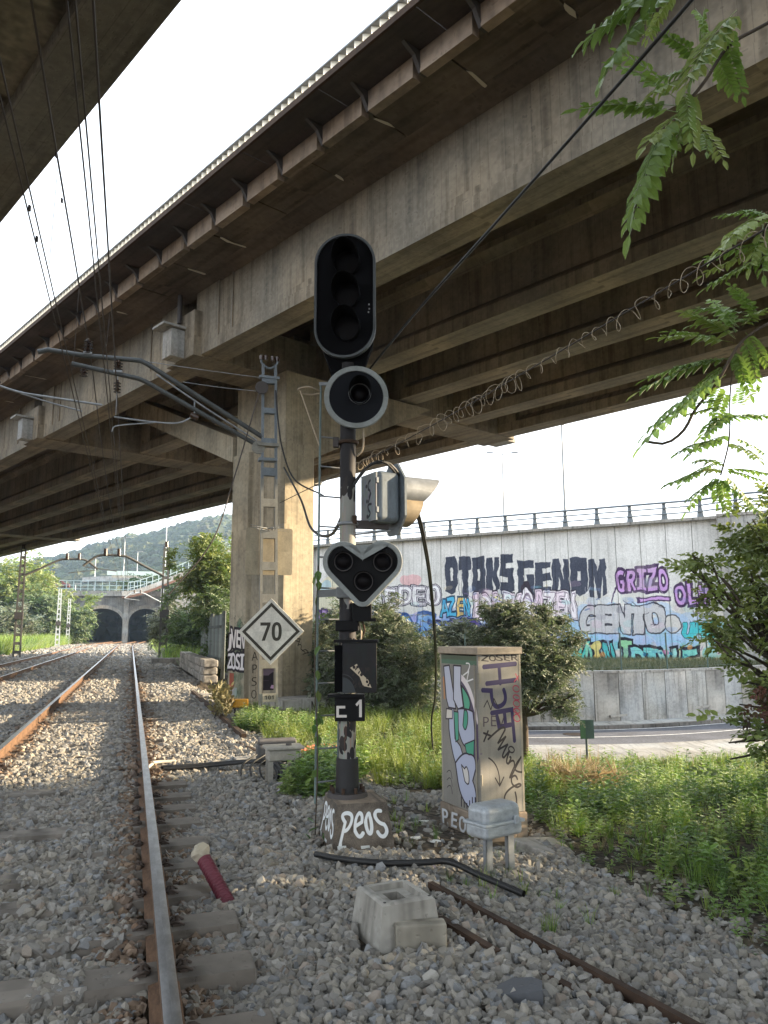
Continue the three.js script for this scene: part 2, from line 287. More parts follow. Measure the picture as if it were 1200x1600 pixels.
  gtext(c, 'GRIZO', X(5.1), Yy(5.15), X(2.5), Yy(4.0), { fill: '#c9a0d8', back: '#4a3558', lw2: 20, over: .92, wob: .04 });
  c.fillStyle = '#4a3558'; c.fillRect(X(4.1), Yy(3.86), X(2.45) - X(4.1), 20); c.fillStyle = '#c9a0d8'; c.fillRect(X(3.95), Yy(3.80), X(2.5) - X(3.95), 10);
  c.strokeStyle = '#4a3558'; c.lineWidth = 5; c.beginPath(); c.moveTo(X(5.1), Yy(4.3)); c.lineTo(X(5.35), Yy(3.6)); c.stroke();
  gtext(c, 'OLM', X(2.25), Yy(4.45), X(.6), Yy(3.4), { fill: '#c59bd6', back: '#4a3558', lw2: 22, over: .9, wob: .05 });
  // middle rows
  gtext(c, 'EDEO', X(18.9), Yy(4.75), X(15.1), Yy(3.6), { fill: '#f0eef2', back: '#3d3a48', lw2: 15, fat: 7, join: 'round', wob: .2, line: '#6a6274', lwl: 3 });
  gtext(c, 'AZEN', X(15.05), Yy(4.1), X(13.2), Yy(3.05), { fill: ['#58b7e0', '#58b7e0', '#e6c477', '#58b7e0'], back: '#2c4a63', lw2: 13, over: 1.0, wob: .2 });
  gtext(c, 'LOARK.AZEN', X(13.05), Yy(4.3), X(7.2), Yy(2.85), { fill: ['#f2e4ee', '#f0eaf0', '#ecd9e8', '#f4eef2'], back: '#3a3340', lw2: 17, fat: 9, over: 1.12, wob: .2, line: '#8a7a8c', lwl: 2.5 });
  gtext(c, 'GENTO', X(7.05), Yy(3.52), X(2.8), Yy(2.2), { fill: '#c6c6ca', back: '#43434c', lw2: 18, fat: 10, over: 1.12, wob: .16 });
  blob(2.42, 2.66, .42, .42, '#55565e', 1); blob(2.42, 2.66, .36, .36, '#d4d2cf', 1);
  gtext(c, 'UAM', X(2.0), Yy(2.8), X(.5), Yy(2.05), { fill: '#4cc5cf', back: '#234a56', lw2: 15, fat: 8, join: 'round', wob: .2 });
  gtext(c, 'DAS', X(17.6), Yy(3.4), X(15.4), Yy(1.7), { fill: '#7faee4', back: '#3b5a96', lw2: 20, wob: .2, over: 1.1 });
  gtext(c, 'NEBR', X(15.4), Yy(3.0), X(12.6), Yy(1.5), { fill: ['#6f86c8', '#8d7fc6', '#a8d0e8', '#5a4f8c'], back: '#333b6b', lw2: 18, wob: .35, over: 1.2 });
  gtext(c, 'SUK', X(12.4), Yy(2.7), X(8.4), Yy(1.5), { fill: '#c3bfe6', back: '#6a6aa6', lw2: 16, wob: .3, over: 1.2 });
  gtext(c, 'KAINT', X(7.45), Yy(2.1), X(4.6), Yy(.35), { fill: ['#5cc9bf', '#8bd5bd', '#e6d689', '#58c2c4', '#9bd6a8'], back: '#2a2c3a', lw2: 13, wob: .34, over: 1.05 });
  gtext(c, 'DIVE', X(4.5), Yy(1.86), X(1.5), Yy(.1), { fill: ['#8fdcda', '#7ed3d4', '#a6e0dc', '#88d8cf'], back: '#2a2c3a', lw2: 13, wob: .2, over: 1.15 });
  for (let i = 0; i < 34; i++) blob(lerp(1.6, 4.4, q()), lerp(.2, 1.6, q()), .03 + .1 * q() * q(), .03 + .1 * q() * q(), '#2f7f9e', .9);
  for (let i = 0; i < 10; i++) blob(lerp(1.6, 7, q()), lerp(.9, 1.8, q()), .14, .1, ['#e8a25c', '#e9c56a', '#d98bb4'][i % 3], .7);
  blob(6.2, 1.75, .25, .22, '#e6dd8c', .9);
  gtext(c, 'MNR', X(24.2), Yy(3.6), X(21.6), Yy(2.3), { fill: '#b79bd0', back: '#5a4678', lw2: 20, wob: .3, over: 1.15 });
  // hand-drawn irregularity: overspray, drips, and a wobble over all outlines
  for (let i = 0; i < 260; i++) { const a = lerp(0, 19, q()), y = lerp(.3, 4.6, q()); blob(a, y, .1 + .25 * q(), .05 + .14 * q(), ['#efe9ef', '#8fb0e6', '#d7a9c9', '#7fd8d2', '#55506a', '#e9d7a0', '#c9c8c6', '#4c6fa8'][Math.floor(q() * 8)], .10 + .16 * q()); }
  for (let i = 0; i < 120; i++) { const a = lerp(0, 19, q()), y = lerp(.6, 4.4, q()); c.strokeStyle = ['#2f2a38', '#f4f1f4', '#3b5a96', '#7a5aa0'][i % 4]; c.globalAlpha = .5; c.lineWidth = 1.5 + 2.5 * q(); c.beginPath(); c.moveTo(X(a), Yy(y)); c.quadraticCurveTo(X(a) + 40 * (q() - .5), Yy(y) + 30 * (q() - .5), X(a) + 60 * (q() - .5), Yy(y) + 44 * (q() - .5)); c.stroke(); }
  for (let i = 0; i < 70; i++) { const a = lerp(0, 15, q()), y = lerp(2, 4.4, q()); c.strokeStyle = ['#4a4658', '#8fa6cf', '#b79bd0', '#6fc5bf'][i % 4]; c.globalAlpha = .35; c.lineWidth = 1.5; c.beginPath(); c.moveTo(X(a), Yy(y)); c.lineTo(X(a), Yy(y) + 12 + 40 * q()); c.stroke(); }
  c.globalAlpha = 1;
  { const src = c.getImageData(0, 0, W, H), out = c.createImageData(W, H); for (let j = 0; j < H; j++) for (let i = 0; i < W; i++) { const dx = 4 * n2(i / 70, j / 60) + 1.2 * n2(i / 22 + 9, j / 20), dy = 4 * n2(i / 80 + 40, j / 70) + 1.2 * n2(i / 24, j / 22 + 70); const x = clamp(Math.round(i + dx), 0, W - 1), y = clamp(Math.round(j + dy), 0, H - 1), o = (j * W + i) * 4, s = (y * W + x) * 4, g = (fbm(i / 2.5, j / 2.5, 4096, 2, 87) - .5) * 30 - 70 * Math.max(0, fbm(i / 7, j / 150, 4096, 3, 89) - .55) + 26 * (fbm(i / 90, j / 50, 4096, 3, 95) - .5); for (let k = 0; k < 3; k++) out.data[o + k] = clamp(src.data[s + k] + g, 0, 255); out.data[o + 3] = 255; } c.putImageData(out, 0, 0); }
  // buffed patches and dirty joints
  for (let i = 0; i < 14; i++) { c.globalAlpha = .16 + .2 * q(); c.fillStyle = ['#b9b7b2', '#c9c7c2', '#a9a8a4'][i % 3]; c.fillRect(X(lerp(1, 23, q())), Yy(lerp(1, 5.6, q())), 40 + 110 * q(), 24 + 50 * q()); } c.globalAlpha = 1;
  // seams weathering through
  c.strokeStyle = 'rgba(70,68,64,.5)'; c.lineWidth = 2.5; for (let a = 0; a < GA; a += 1.25) { c.beginPath(); c.moveTo(X(a), 0); c.lineTo(X(a), H); c.stroke(); }
});
{
  const turn = Math.atan2(-wu.z, wu.x) ; // local +x runs from the east end to the west end
  const gw = thing('graffiti_wall', 'tall pale concrete retaining wall covered with sprayed lettering', 'wall', [WE.x, 0, WE.z], turn);
  const sprayed = std({ map: graffiti, roughness: .9, bumpMap: bumpTex, bumpScale: .003 });
  for (let i = 0; i < 21; i++) {
    const a0 = i * 1.25 + .008, a1 = i * 1.25 + 1.242, inPaint = a1 < GA;
    const g = new THREE.BoxGeometry(a1 - a0, 8.2, .3); g.translate((a0 + a1) / 2, 2.9, .15 + rr(-.006, .006));
    const o = uvm(g); if (inPaint) { const P = o.attributes.position, u = o.attributes.uv; for (let k = 0; k < P.count; k++) u.setXY(k, 1 - P.getX(k) / GA, clamp(P.getY(k) / GH, 0, 1)); }
    mesh('wall_panel', o, inPaint ? sprayed : M.wall, gw);
  }
  for (let i = 0; i < 9; i++) mesh('wall_panel', boxAB(-i * 1.25 - .02, -1.2, -.95 + rr(-.006, .006), -i * 1.25 - 1.26, 7.0, -.6), M.wall, gw);
  mesh('capping', boxAB(26.25, 7.0, -.35, 0, 7.14, .36), M.pale, gw);
  mesh('capping', boxAB(-.02, 7.0, .36, -11.3, 7.14, -1.02), M.pale, gw);
  // upper carriageway behind the wall
  const ur = struct('upper_road', boxAB(26.2, 6.4, .33, -14, 6.98, 14), std({ color: lin(.14, .14, .14), roughness: .9 }), 'road running along the top of the painted wall', 'road');
  ur.position.copy(gw.position); ur.rotation.y = turn;
  const barr = thing('guardrail', 'grey steel guardrail with three rails on top of the painted wall', 'guardrail', [WE.x, 7.14, WE.z], turn);
  for (let i = 0; i < 21; i++) {
    const a = -9.4 + i * 1.7, zz = a < -.3 ? -.75 : .1;
    const g = poly([[-.17, 0], [.17, 0], [.09, .55], [.08, .95], [-.08, .95], [-.09, .55]], .12); g.translate(a, 0, zz - .06); mesh('post', g, M.galvBlue, barr);
    const a2 = a + 1.7, z2 = a2 < -.3 ? -.75 : .1;
    for (const h of [.32, .62, .90]) mesh('rail', rod(V3(a, h, zz - .1), V3(a2, h, z2 - .1), h > .8 ? .055 : .035, undefined, 6), M.galvBlue, barr);
  }
  const lampSpots = [[14.3, -60, 11.1, .13, 'tall street lamp pole rising above the wall behind the guardrail'], [14.2, -90, 15.8, .14, 'slim two armed street lamp far behind the guardrail']];
  lampSpots.forEach(([x, z, h, r, lab], i) => {
    const L = thing('street_lamp', lab, 'street lamp', [x, 6.9, z], 0);
    mesh('pole', rod(V3(0, 0, 0), V3(0, h, 0), r, r * .5, 8), M.galv, L);
    if (i) for (const sgn of [-1, 1]) { mesh('arm', bar(V3(0, h - .05, 0), V3(sgn * 1.3, h + .1, 0), .07, .07), M.galv, L); mesh('lamp_head', bx(.8, .12, .3, sgn * 1.5, h + .12, 0, .04), M.galv, L); }
    else mesh('lamp_head', bx(.5, .4, .5, 0, h + .2, 0, .1), M.galv, L);
  });
  // green posts of a mesh fence on the low wall
  const fe = thing('mesh_fence', 'thin green wire fence standing on the low wall', 'fence', [0, .09, 0]);
  for (let i = 0; i < 9; i++) { const x = -1 + 2.05 * i; mesh('post', rod(V3(x, 0, zw(x) - .15), V3(x, 1.45, zw(x) - .15), .03, .03, 6), M.greenPaint, fe); if (i < 8) { const x2 = x + 2.05; for (const h of [.1, .75, 1.4]) mesh('wire', rod(V3(x, h, zw(x) - .15), V3(x2, h, zw(x2) - .15), .004, .004, 4), M.greenPaint, fe); } }
}
// ---------- hills ----------
const hillProfile = [[-.9, 40], [-.62, 56], [-.46, 84], [-.41, 92], [-.375, 101], [-.34, 108], [-.30, 113], [-.27, 121], [-.21, 133], [-.15, 120], [-.09, 95], [0, 70], [.2, 44], [.5, 30]];
function hillY(x, z) {
  const d = -z, a = x / d; let k = 0; while (k < hillProfile.length - 2 && hillProfile[k + 1][0] < a) k++;
  const [a0, h0] = hillProfile[k], [a1, h1] = hillProfile[k + 1]; const h = lerp(h0, h1, clamp((a - a0) / (a1 - a0), 0, 1)) - 15;
  return h * (.06 * sm(d, 175, 260) + .94 * Math.pow(sm(d, 230, 860), .9)) * (d > 800 ? 1 : 1) + 3 * n2(x * .012, z * .012) * sm(d, 260, 420) - 4;
}
{
  const P = [], I = [], nx = 110, nz = 50;
  for (let j = 0; j <= nz; j++) for (let i = 0; i <= nx; i++) { const d = 170 * Math.pow(6.5, j / nz), a = lerp(-1.0, .6, i / nx); P.push(a * d, hillY(a * d, -d), -d); }
  for (let j = 0; j < nz; j++) for (let i = 0; i < nx; i++) { const a = j * (nx + 1) + i, b = a + 1, c = a + nx + 1, d = c + 1; I.push(a, b, c, b, d, c); }
  const g = new THREE.BufferGeometry(); g.setAttribute('position', new THREE.Float32BufferAttribute(P, 3)); g.setIndex(I); g.computeVertexNormals();
  struct('hills', g, std({ color: lin(.065, .085, .04), roughness: 1 }), 'wooded hills fading blue behind the tunnel', 'hills');
  const blob = new THREE.IcosahedronGeometry(1, 2); { const p = blob.attributes.position; for (let i = 0; i < p.count; i++) { const v = V3().fromBufferAttribute(p, i); const k = 1 + .34 * n3(v.x * 1.7, v.y * 1.7, v.z * 1.7) + .2 * n3(v.x * 4, v.y * 4, v.z * 4); p.setXYZ(i, v.x * k, v.y * k * .85 + .3, v.z * k); } blob.computeVertexNormals(); }
  const pts = []; const q = rng(404);
  for (let i = 0; i < 15000; i++) { const a = lerp(-.75, .2, q()), d = 185 * Math.pow(5, Math.pow(q(), .75)); pts.push([a * d, -d]); }
  const f = new THREE.InstancedMesh(blob, std({ roughness: 1 }), pts.length); f.name = 'hillside_forest';
  const m4 = new THREE.Matrix4(), qt = new THREE.Quaternion(), col = new THREE.Color();
  pts.forEach(([x, z], i) => { const s = (1.3 + 1.7 * q()) * (1 + -z / 520); qt.setFromEuler(new THREE.Euler(0, q() * 6.3, 0)); m4.compose(V3(x, hillY(x, z) + s * .25, z), qt, V3(s, s * (.9 + .6 * q()), s)); f.setMatrixAt(i, m4); const k = .6 + .8 * q(); f.setColorAt(i, col.setRGB(.045 * k + .012 * q(), .064 * k, .03 * k)); });
  scene.add(f); f.userData = { kind: 'stuff', label: 'dense dark green wood covering the far hillside', category: 'forest' };
}
// ---------- tracks: rails, sleepers, fastenings ----------
const curveT = (t0, l) => t0 + (l > 88 ? Math.pow(l - 88, 2) / 2000 : 0);   // the line bends gently before the tunnel
const railY = .172, sleeperTop = .012;
const RH = [[-.036, 0], [.036, 0], [.036, -.03], [.028, -.045], [.009, -.056], [.0085, -.135], [.03, -.148], [.07, -.156], [.07, -.164], [-.07, -.164], [-.07, -.156], [-.03, -.148], [-.0085, -.135], [-.009, -.056], [-.028, -.045], [-.036, -.03]];
function sweepRail(t0, l0, l1, prof, closed = true) {
  const ls = [l0, 10, 20, 30, 45, 60, 75, 88]; for (let l = 92; l < l1; l += 4) ls.push(l); ls.push(l1);
  const L = [...new Set(ls.filter((l) => l >= l0 && l <= l1))]; const P = [], I = [], n = prof.length, U = [];
  for (const l of L) for (const [a, y] of prof) { const v = TP(curveT(t0, l) + a, l, railY + y); P.push(v.x, v.y, v.z); U.push(l, a * 3 + y); }
  for (let k = 0; k + 1 < L.length; k++) for (let i = 0; i < (closed ? n : n - 1); i++) { const a = k * n + i, b = k * n + (i + 1) % n, c = a + n, d = b + n; I.push(a, b, c, b, d, c); }
  const g = new THREE.BufferGeometry(); g.setAttribute('position', new THREE.Float32BufferAttribute(P, 3)); g.setAttribute('uv', new THREE.Float32BufferAttribute(U, 2)); g.setIndex(I); g.computeVertexNormals(); return toCreasedNormals(g, .6);
}
M.clip = std({ color: lin(.10, .075, .06), map: paintTex, roughness: .85 });
const runTop = [[-.034, .0012], [-.02, .0035], [.02, .0035], [.034, .0012]];
const sleeperGeo = (() => { const g = poly([[-.14, -.2], [.14, -.2], [.105, 0], [-.105, 0]], 2.6, .012); g.rotateY(Math.PI / 2); g.translate(-1.3, sleeperTop - .0, 0); const p = g.attributes.position; return uvm(g); })();
// shallow seat under each rail: the raised ends of the sleeper
const clipGeo = (() => { const a = []; for (const s of [1]) { a.push(bx(.05, .03, .12, s * .105, sleeperTop + .016, 0, .006)); a.push(tube([V3(s * .15, .03, -.05), V3(s * .10, .055, -.055), V3(s * .065, .035, -.03), V3(s * .095, .06, 0), V3(s * .065, .035, .03), V3(s * .10, .055, .055), V3(s * .15, .03, .05)], .0085, 14, 5)); a.push(rod(V3(s * .105, .02, 0), V3(s * .105, .075, 0), .013, .013, 6)); } return merge(a); })();
const clipFar = bx(.07, .05, .1, .105, sleeperTop + .02, 0);
function makeTrack(name, label, tc, l0, l1, nSleep, ls0, materialRail) {
  const o = thing(name, label, 'railway track', [0, 0, 0], 0);
  for (const s of [-1, 1]) { const r = mesh('rail', sweepRail(tc + s * .87, l0, l1, RH), materialRail, o); mesh('running_surface', sweepRail(tc + s * .87, l0, l1, runTop, false), M.railTop, r); }
  for (let i = 0; i < nSleep; i++) {
    const l = ls0 + i * .6 + .02 * n2(i * 3.1, tc), p = TP(curveT(tc, l), l, 0);
    const sl = mesh('sleeper', sleeperGeo, M.sleeper, o); sl.position.copy(p); sl.position.y = -.004 + .012 * n2(i * 1.7, tc + 3); sl.rotation.y = TR + .006 * n2(i, 9);
    if (i < (tc > -2 ? 60 : 30)) for (const s of [-1, 1]) for (const k of [0, Math.PI]) { const c = mesh('rail_clip', i < 22 && tc > -2 ? clipGeo : clipFar, M.clip, sl); c.position.set(s * .87, 0, 0); c.rotation.y = k; c.scale.set(.9, .85, .85); }
  }
  return o;
}
const T1 = -.66, T2 = -5.06, T3 = -9.6;
const sl0 = 1.66;
const track1 = makeTrack('railway_track', 'rusty railway track with bright running rails leading to the tunnel mouth beside the camera', T1, -6, 176, 120, sl0 - 4.2, M.rust);
const track2 = makeTrack('railway_track', 'second rusty railway track beyond the nearest one, leading into the wider tunnel arch', T2, -6, 176, 90, 6, M.rust);
const track3 = makeTrack('railway_track', 'disused siding track beside the far lattice mast', T3, 20, 62, 40, 30, M.rustDark);

// ---------- ballast ----------
{
  const q = rng(77), variants = [];
  for (let v = 0; v < 9; v++) { const pts = []; const n = 13; for (let i = 0; i < n; i++) { const y = 1 - 2 * (i + .5) / n, a = i * 2.39996 + q() * .9, r = Math.sqrt(1 - y * y), k = .78 + .34 * q(); pts.push(V3(Math.cos(a) * r * k * (1 + .3 * (v % 3) * .4), y * k * (.72 + .1 * (v % 4)), Math.sin(a) * r * k)); } const g = new ConvexGeometry(pts); g.computeVertexNormals(); variants.push(toCreasedNormals(g, .5)); }
  const lists = variants.map(() => []);
  const edge = (l) => lerp(3.6, 2.15, sm(l, 7.0, 10)) + .22 * n2(l * .9, 3);
  const blocks = []; // footprints kept clear: [x, z, half x, half z]
  const clear = [[-.22, -6.38, .30, .33], [.92, -7.05, .33, .45], [.05, -4.46, .21, .23], [.17, -4.31, .15, .06]];
  const onSleeper = (t, l, tc) => { const dt = Math.abs(t - tc); if (dt > 1.31) return false; const k = Math.abs(((l - sl0) % .6 + .9) % .6 - .3); return k < .122; };
  const put = (t, l, size, y) => {
    const v = TP(t, l, 0); if (v.x > .53 * -v.z + 1.2 && l > 3) return;
    for (const [cx, cz, hx, hz] of clear) if (Math.abs(v.x - cx) < hx && Math.abs(v.z - cz) < hz) return;
    for (const tc of [T1, T2]) for (const s of [-1, 1]) { const dr = Math.abs(t - tc - s * .87); if (dr < .075 + size * .35) return; }
    const dirt = v.x > -.02 && v.x < .62 && v.z < -6.1 && v.z > -8.2; if (dirt && q() < .94) return;
    const inGauge = Math.abs(t - T1) < .75, covered = inGauge ? n2(t * 1.1 + 7, Math.floor((l - sl0 + .3) / .6) * 1.9) > .40 - .85 * sm(l, 4.2, 6.4) : n2(l * .9, t * 2) > .8;
    if (onSleeper(t, l, T1) && !covered && q() < (l < 9 ? (inGauge ? .96 : .99) : .6)) return; if (Math.abs(t - T1) < 1.5 && l < 9) y *= inGauge ? .5 : .25;
    const dropBetween = onSleeper(t, l, T1) ? .006 : -.022 - .022 * n2(t * 1.3, l * 1.3) - .014 * sm(1.45 - Math.abs(t - T1), 0, .3) * sm(7.5 - l, 0, 2);
    lists[Math.floor(q() * lists.length)].push([v.x, G(v.x, v.z) + dip(v.x, v.z) + y + dropBetween + size * .12, v.z, size, t, l]);
  };
  const fill = (l0, l1, t0, t1, spacing, size, lift = 0) => { const n = Math.round((l1 - l0) * (t1 - t0) / (spacing * spacing)); for (let i = 0; i < n; i++) { const l = lerp(l0, l1, q()), t = lerp(t0, t1, q()); if (t > edge(l) + .35 * (q() - .6)) continue; put(t, l, size * (.62 + .75 * Math.pow(q(), 1.6)), lift * q()); } };
  fill(1.6, 4.4, -2.2, 3.4, .0215, .032, .046); fill(4.4, 7, -3.4, 3.4, .0235, .034, .046);
  fill(7, 11, -4.6, 3.3, .028, .037, .04);
  fill(11, 18, -9, 2.6, .042, .046, .02);
  fill(18, 32, -14, 2.6, .085, .07, .01);
  fill(32, 60, -14, 3.2, .17, .11, .0); fill(60, 125, -9, 3.0, .33, .17, 0);
  // loose stones in the earth beyond the ballast edge
  for (let i = 0; i < 9000; i++) { const l = lerp(2, 9, q()), t = lerp(2.6, 4.4, q() * q()); put(t, l, .018 + .022 * q(), 0); }
  for (let i = 0; i < 1500; i++) { const l = lerp(9, 13, q()), t = lerp(2.1, 4.4, q()); put(t, l, .04 + .03 * q(), 0); }
  const grp = new THREE.Group(); grp.name = 'ballast'; scene.add(grp); grp.userData = { kind: 'stuff', label: 'grey and tan crushed stone ballast of the track bed', category: 'ballast' };
  const m4 = new THREE.Matrix4(), qt = new THREE.Quaternion(), col = new THREE.Color(), bm = std({ roughness: .95, bumpMap: bumpTex, bumpScale: .002, map: tex(128, (u, v) => g3(.85 + .3 * (fbm(u * 8, v * 8, 8, 4, 91) - .5)), .05) });
  lists.forEach((L, v) => {
    const im = new THREE.InstancedMesh(uvm(variants[v]), bm, L.length); im.name = 'ballast_stones';
    L.forEach(([x, y, z, s, t, l], i) => {
      qt.setFromEuler(new THREE.Euler(q() * 6.3, q() * 6.3, q() * 6.3)); m4.compose(V3(x, y, z), qt, V3(s * (.8 + .3 * q()), s * (.6 + .3 * q()), s * (.8 + .3 * q())));
      im.setMatrixAt(i, m4);
      const k = .23 + .23 * q(), h = q(); let r = k, g = k, b = k;
      if (h < .34) { r *= 1.10; g *= 1.02; b *= .87; } else if (h < .46) { r *= .97; g *= .99; b *= 1.0; } else if (h < .53) { r *= 1.12; g *= .96; b *= .80; } else { r *= 1.05; b *= .91; }
      if (h > .97) { r *= 1.3; g *= 1.3; b *= 1.28; }
      // brake dust and rust staining close to the rails
      const dr = Math.min(Math.abs(t - T1 - .87), Math.abs(t - T1 + .87), Math.abs(t - T2 - .87), Math.abs(t - T2 + .87)); if (dr < .3 && q() < 1.05 - dr * 3) { r *= .78; g *= .60; b *= .48; }
      im.setColorAt(i, col.setRGB(r, g, b));
    });
    im.castShadow = im.receiveShadow = true; grp.add(im);
  });
}
// ---------- main viaduct (local x = across, local -z = along) ----------
const via = thing('viaduct', 'long concrete girder viaduct crossing overhead on a single column', 'bridge', [0, 0, 0], BR);
const GP = [8.28, 11.42, 13.78, 16.4, 18.46], HB = 7.6, HT = 9.16;
{
  const prof = (wF) => { const f = wF / 2; return [[-f, HB], [f, HB], [f, HB + .26], [f - .04, HB + .32], [.11, HB + .46], [.11, HT - .3], [.3, HT - .12], [.3, HT], [-.3, HT], [-.3, HT - .12], [-.11, HT - .3], [-.11, HB + .46], [-f + .04, HB + .32], [-f, HB + .26]]; };
  const outer = (() => { const f = .31; return [[-f, HB], [f, HB], [f, HB + .26], [.11, HB + .46], [.11, HT], [-f + .035, HT], [-f + .035, HB + .275], [-f, HB + .25]]; })();
  const spans = [[-16, 14.72], [15.42, 24.35], [25.05, 49.4], [50.2, 76]];
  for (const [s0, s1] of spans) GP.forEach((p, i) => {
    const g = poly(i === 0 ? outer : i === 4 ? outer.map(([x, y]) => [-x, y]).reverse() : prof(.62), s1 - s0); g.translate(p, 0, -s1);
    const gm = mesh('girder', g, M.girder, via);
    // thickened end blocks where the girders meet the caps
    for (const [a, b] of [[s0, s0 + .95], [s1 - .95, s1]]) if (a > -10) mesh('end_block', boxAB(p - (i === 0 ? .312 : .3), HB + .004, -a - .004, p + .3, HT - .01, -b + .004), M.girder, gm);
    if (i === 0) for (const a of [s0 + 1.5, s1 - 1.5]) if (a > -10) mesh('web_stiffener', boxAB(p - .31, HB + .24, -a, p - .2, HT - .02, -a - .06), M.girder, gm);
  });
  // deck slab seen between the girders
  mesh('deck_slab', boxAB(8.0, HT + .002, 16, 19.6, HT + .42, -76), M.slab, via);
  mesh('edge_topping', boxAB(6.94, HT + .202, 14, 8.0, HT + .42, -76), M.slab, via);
  // cantilevered edge panels
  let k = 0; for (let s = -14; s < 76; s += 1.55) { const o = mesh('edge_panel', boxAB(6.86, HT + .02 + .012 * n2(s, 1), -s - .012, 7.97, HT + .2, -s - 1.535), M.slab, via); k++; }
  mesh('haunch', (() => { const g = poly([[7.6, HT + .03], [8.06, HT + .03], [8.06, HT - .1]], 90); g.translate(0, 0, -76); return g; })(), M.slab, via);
  for (let s = -13.6; s < 70; s += 1.06) {
    mesh('edge_beam', boxAB(6.70, HT - .12 + rr(-.02, .02), -s - .08, 6.85 + rr(-.01, .02), HT + .2, -s - 1.0), M.edgeBeam, via);
    const g = poly([[6.40, HT + .2], [6.84, HT + .2], [6.84, HT - .10], [6.72, HT - .10], [6.6, HT + .10]], .06); g.translate(0, 0, -s - 1.055); mesh('bracket', g, M.steelDark, via);
  }
  for (let s = -14; s < 74; s += 2.0) mesh('walkway_plate', boxAB(6.12, HT + .205, -s, 6.93, HT + .235, -s - 1.985), M.walkway, via);
  { const q = rng(71), lime = std({ color: lin(.55, .50, .42), roughness: 1, bumpMap: bumpTex, bumpScale: .01 }); // lime crusts that seeped through the joints
    for (let i = 0; i < 26; i++) { const j = Math.floor(q() * 44), s = -14 + j * 1.55, p0 = 6.95 + .5 * q(), len = .25 + .6 * q(), pts = []; for (let k = 0; k < 16; k++) pts.push(V3((q() - .5) * len, -.012 * q(), (q() - .5) * (.05 + .05 * q()))); const o = mesh('lime_crust', uvm(new ConvexGeometry(pts)), lime, via); o.position.set(Math.min(7.6, p0 + len / 2), HT + .012, -s + .01 * q()); o.rotation.y = .25 * (q() - .5); }
  }
  mesh('fascia', boxAB(6.075, HT + .17, 14, 6.118, HT + .27, -76), M.rustDark, via);
  // corrugated parapet sheet
  { const P = [], I = []; let n = 0; const y0 = HT + .27, y1 = HT + .36; for (let s = -14; s < 76; s += .085, n++) { const x = n % 2 ? 6.16 : 6.05; P.push(x, y0, -s, x, y1, -s); if (n) { const a = (n - 1) * 2; I.push(a, a + 1, a + 2, a + 1, a + 3, a + 2); } } const g = new THREE.BufferGeometry(); g.setAttribute('position', new THREE.Float32BufferAttribute(P, 3)); g.setIndex(I); const f = g.toNonIndexed(); f.computeVertexNormals();
    mesh('corrugated_parapet', uvm(f), new THREE.MeshPhysicalMaterial({ color: lin(.78, .80, .78), roughness: .9, transmission: .45, thickness: 0, side: THREE.DoubleSide }), via); }
  mesh('handrail', boxAB(6.03, HT + .36, 14, 6.19, HT + .385, -76), M.galv, via);
  // pier caps with upstands at their ends
  for (const [s, p1, col] of [[15.07, 18.95, 1], [24.7, 18.7, 0], [49.8, 18.7, 0]]) {
    const cap = mesh('pier_cap', boxAB(7.78, HB - .045, -s + .62, p1, HB + 1.0, -s - .62, .02), M.girder, via);
    mesh('end_upstand', boxAB(7.46, HB - .02, -s + .2, 7.9, HB + .62, -s - .2, .015), M.pale, cap);
    mesh('cap_plate', boxAB(7.24, HB + .635, -s + .27, 7.94, HB + .69, -s - .27, .01), M.pale, cap);
    mesh('end_upstand', boxAB(p1 - .1, HB - .06, -s + .4, p1 + .35, HB + .1, -s - .4, .015), M.pale, cap);
  }
  mesh('drain_pipe', rod(V3(7.7, HT - .1, -14.98), V3(7.7, HB + .8, -14.98), .055, .055, 8), M.steelDark, via);
  // column with chamfered corners, shadow grooves and flared head
  const c0 = 9.75, c1 = 10.68, s0 = 13.86, s1 = 16.0, ch = .07, gv = .09;
  const outline = [[c0 + ch, s0], [c1 - ch, s0], [c1, s0 + ch], [c1, s1 - ch], [c1 - ch, s1], [c0 + ch, s1], [c0, s1 - ch], [c0, s0 + 1.38], [c0 + gv, s0 + 1.32], [c0 + gv, s0 + .40], [c0, s0 + .34], [c0, s0 + ch]];
  const sh = new THREE.Shape(outline.map(([p, s]) => new THREE.Vector2(p, s)));
  const cg = new THREE.ExtrudeGeometry(sh, { depth: 6.2, bevelEnabled: false }); cg.rotateX(-Math.PI / 2); cg.translate(0, -.35, 0); // (p, s) -> (p, -s)
  const column = mesh('column', uvm(cg), M.column, via);
  // flare towards the long arm of the cap
  const fl = poly([[c0 + .1, 5.6], [c1 - .02, 5.6], [14.6, HB - .06], [c0 + .1, HB - .06]], s1 - s0 - .1); fl.translate(0, 0, -s1 + .05); mesh('flared_head', fl, M.column, via);
  // raking strut from the column head up to the next span
  const st = poly([[16.0, 5.72], [16.0, 6.35], [21.9, 8.75], [22.3, 8.3]], .85); st.rotateY(Math.PI / 2); st.translate(c0 + .02, 0, 0); mesh('raking_strut', st, M.column, via);
  mesh('footing', boxAB(9.3, -.35, -13.1, 10.95, .26, -13.84, .02), M.pale, via);
  // second column far along the viaduct, behind the first
  mesh('column', boxAB(16.2, -2.4, -24.0, 17.5, HB, -25.4, .06), M.column, via);
  mesh('column', boxAB(10.2, -2.4, -49.1, 11.6, HB, -50.5, .06), M.column, via);
}
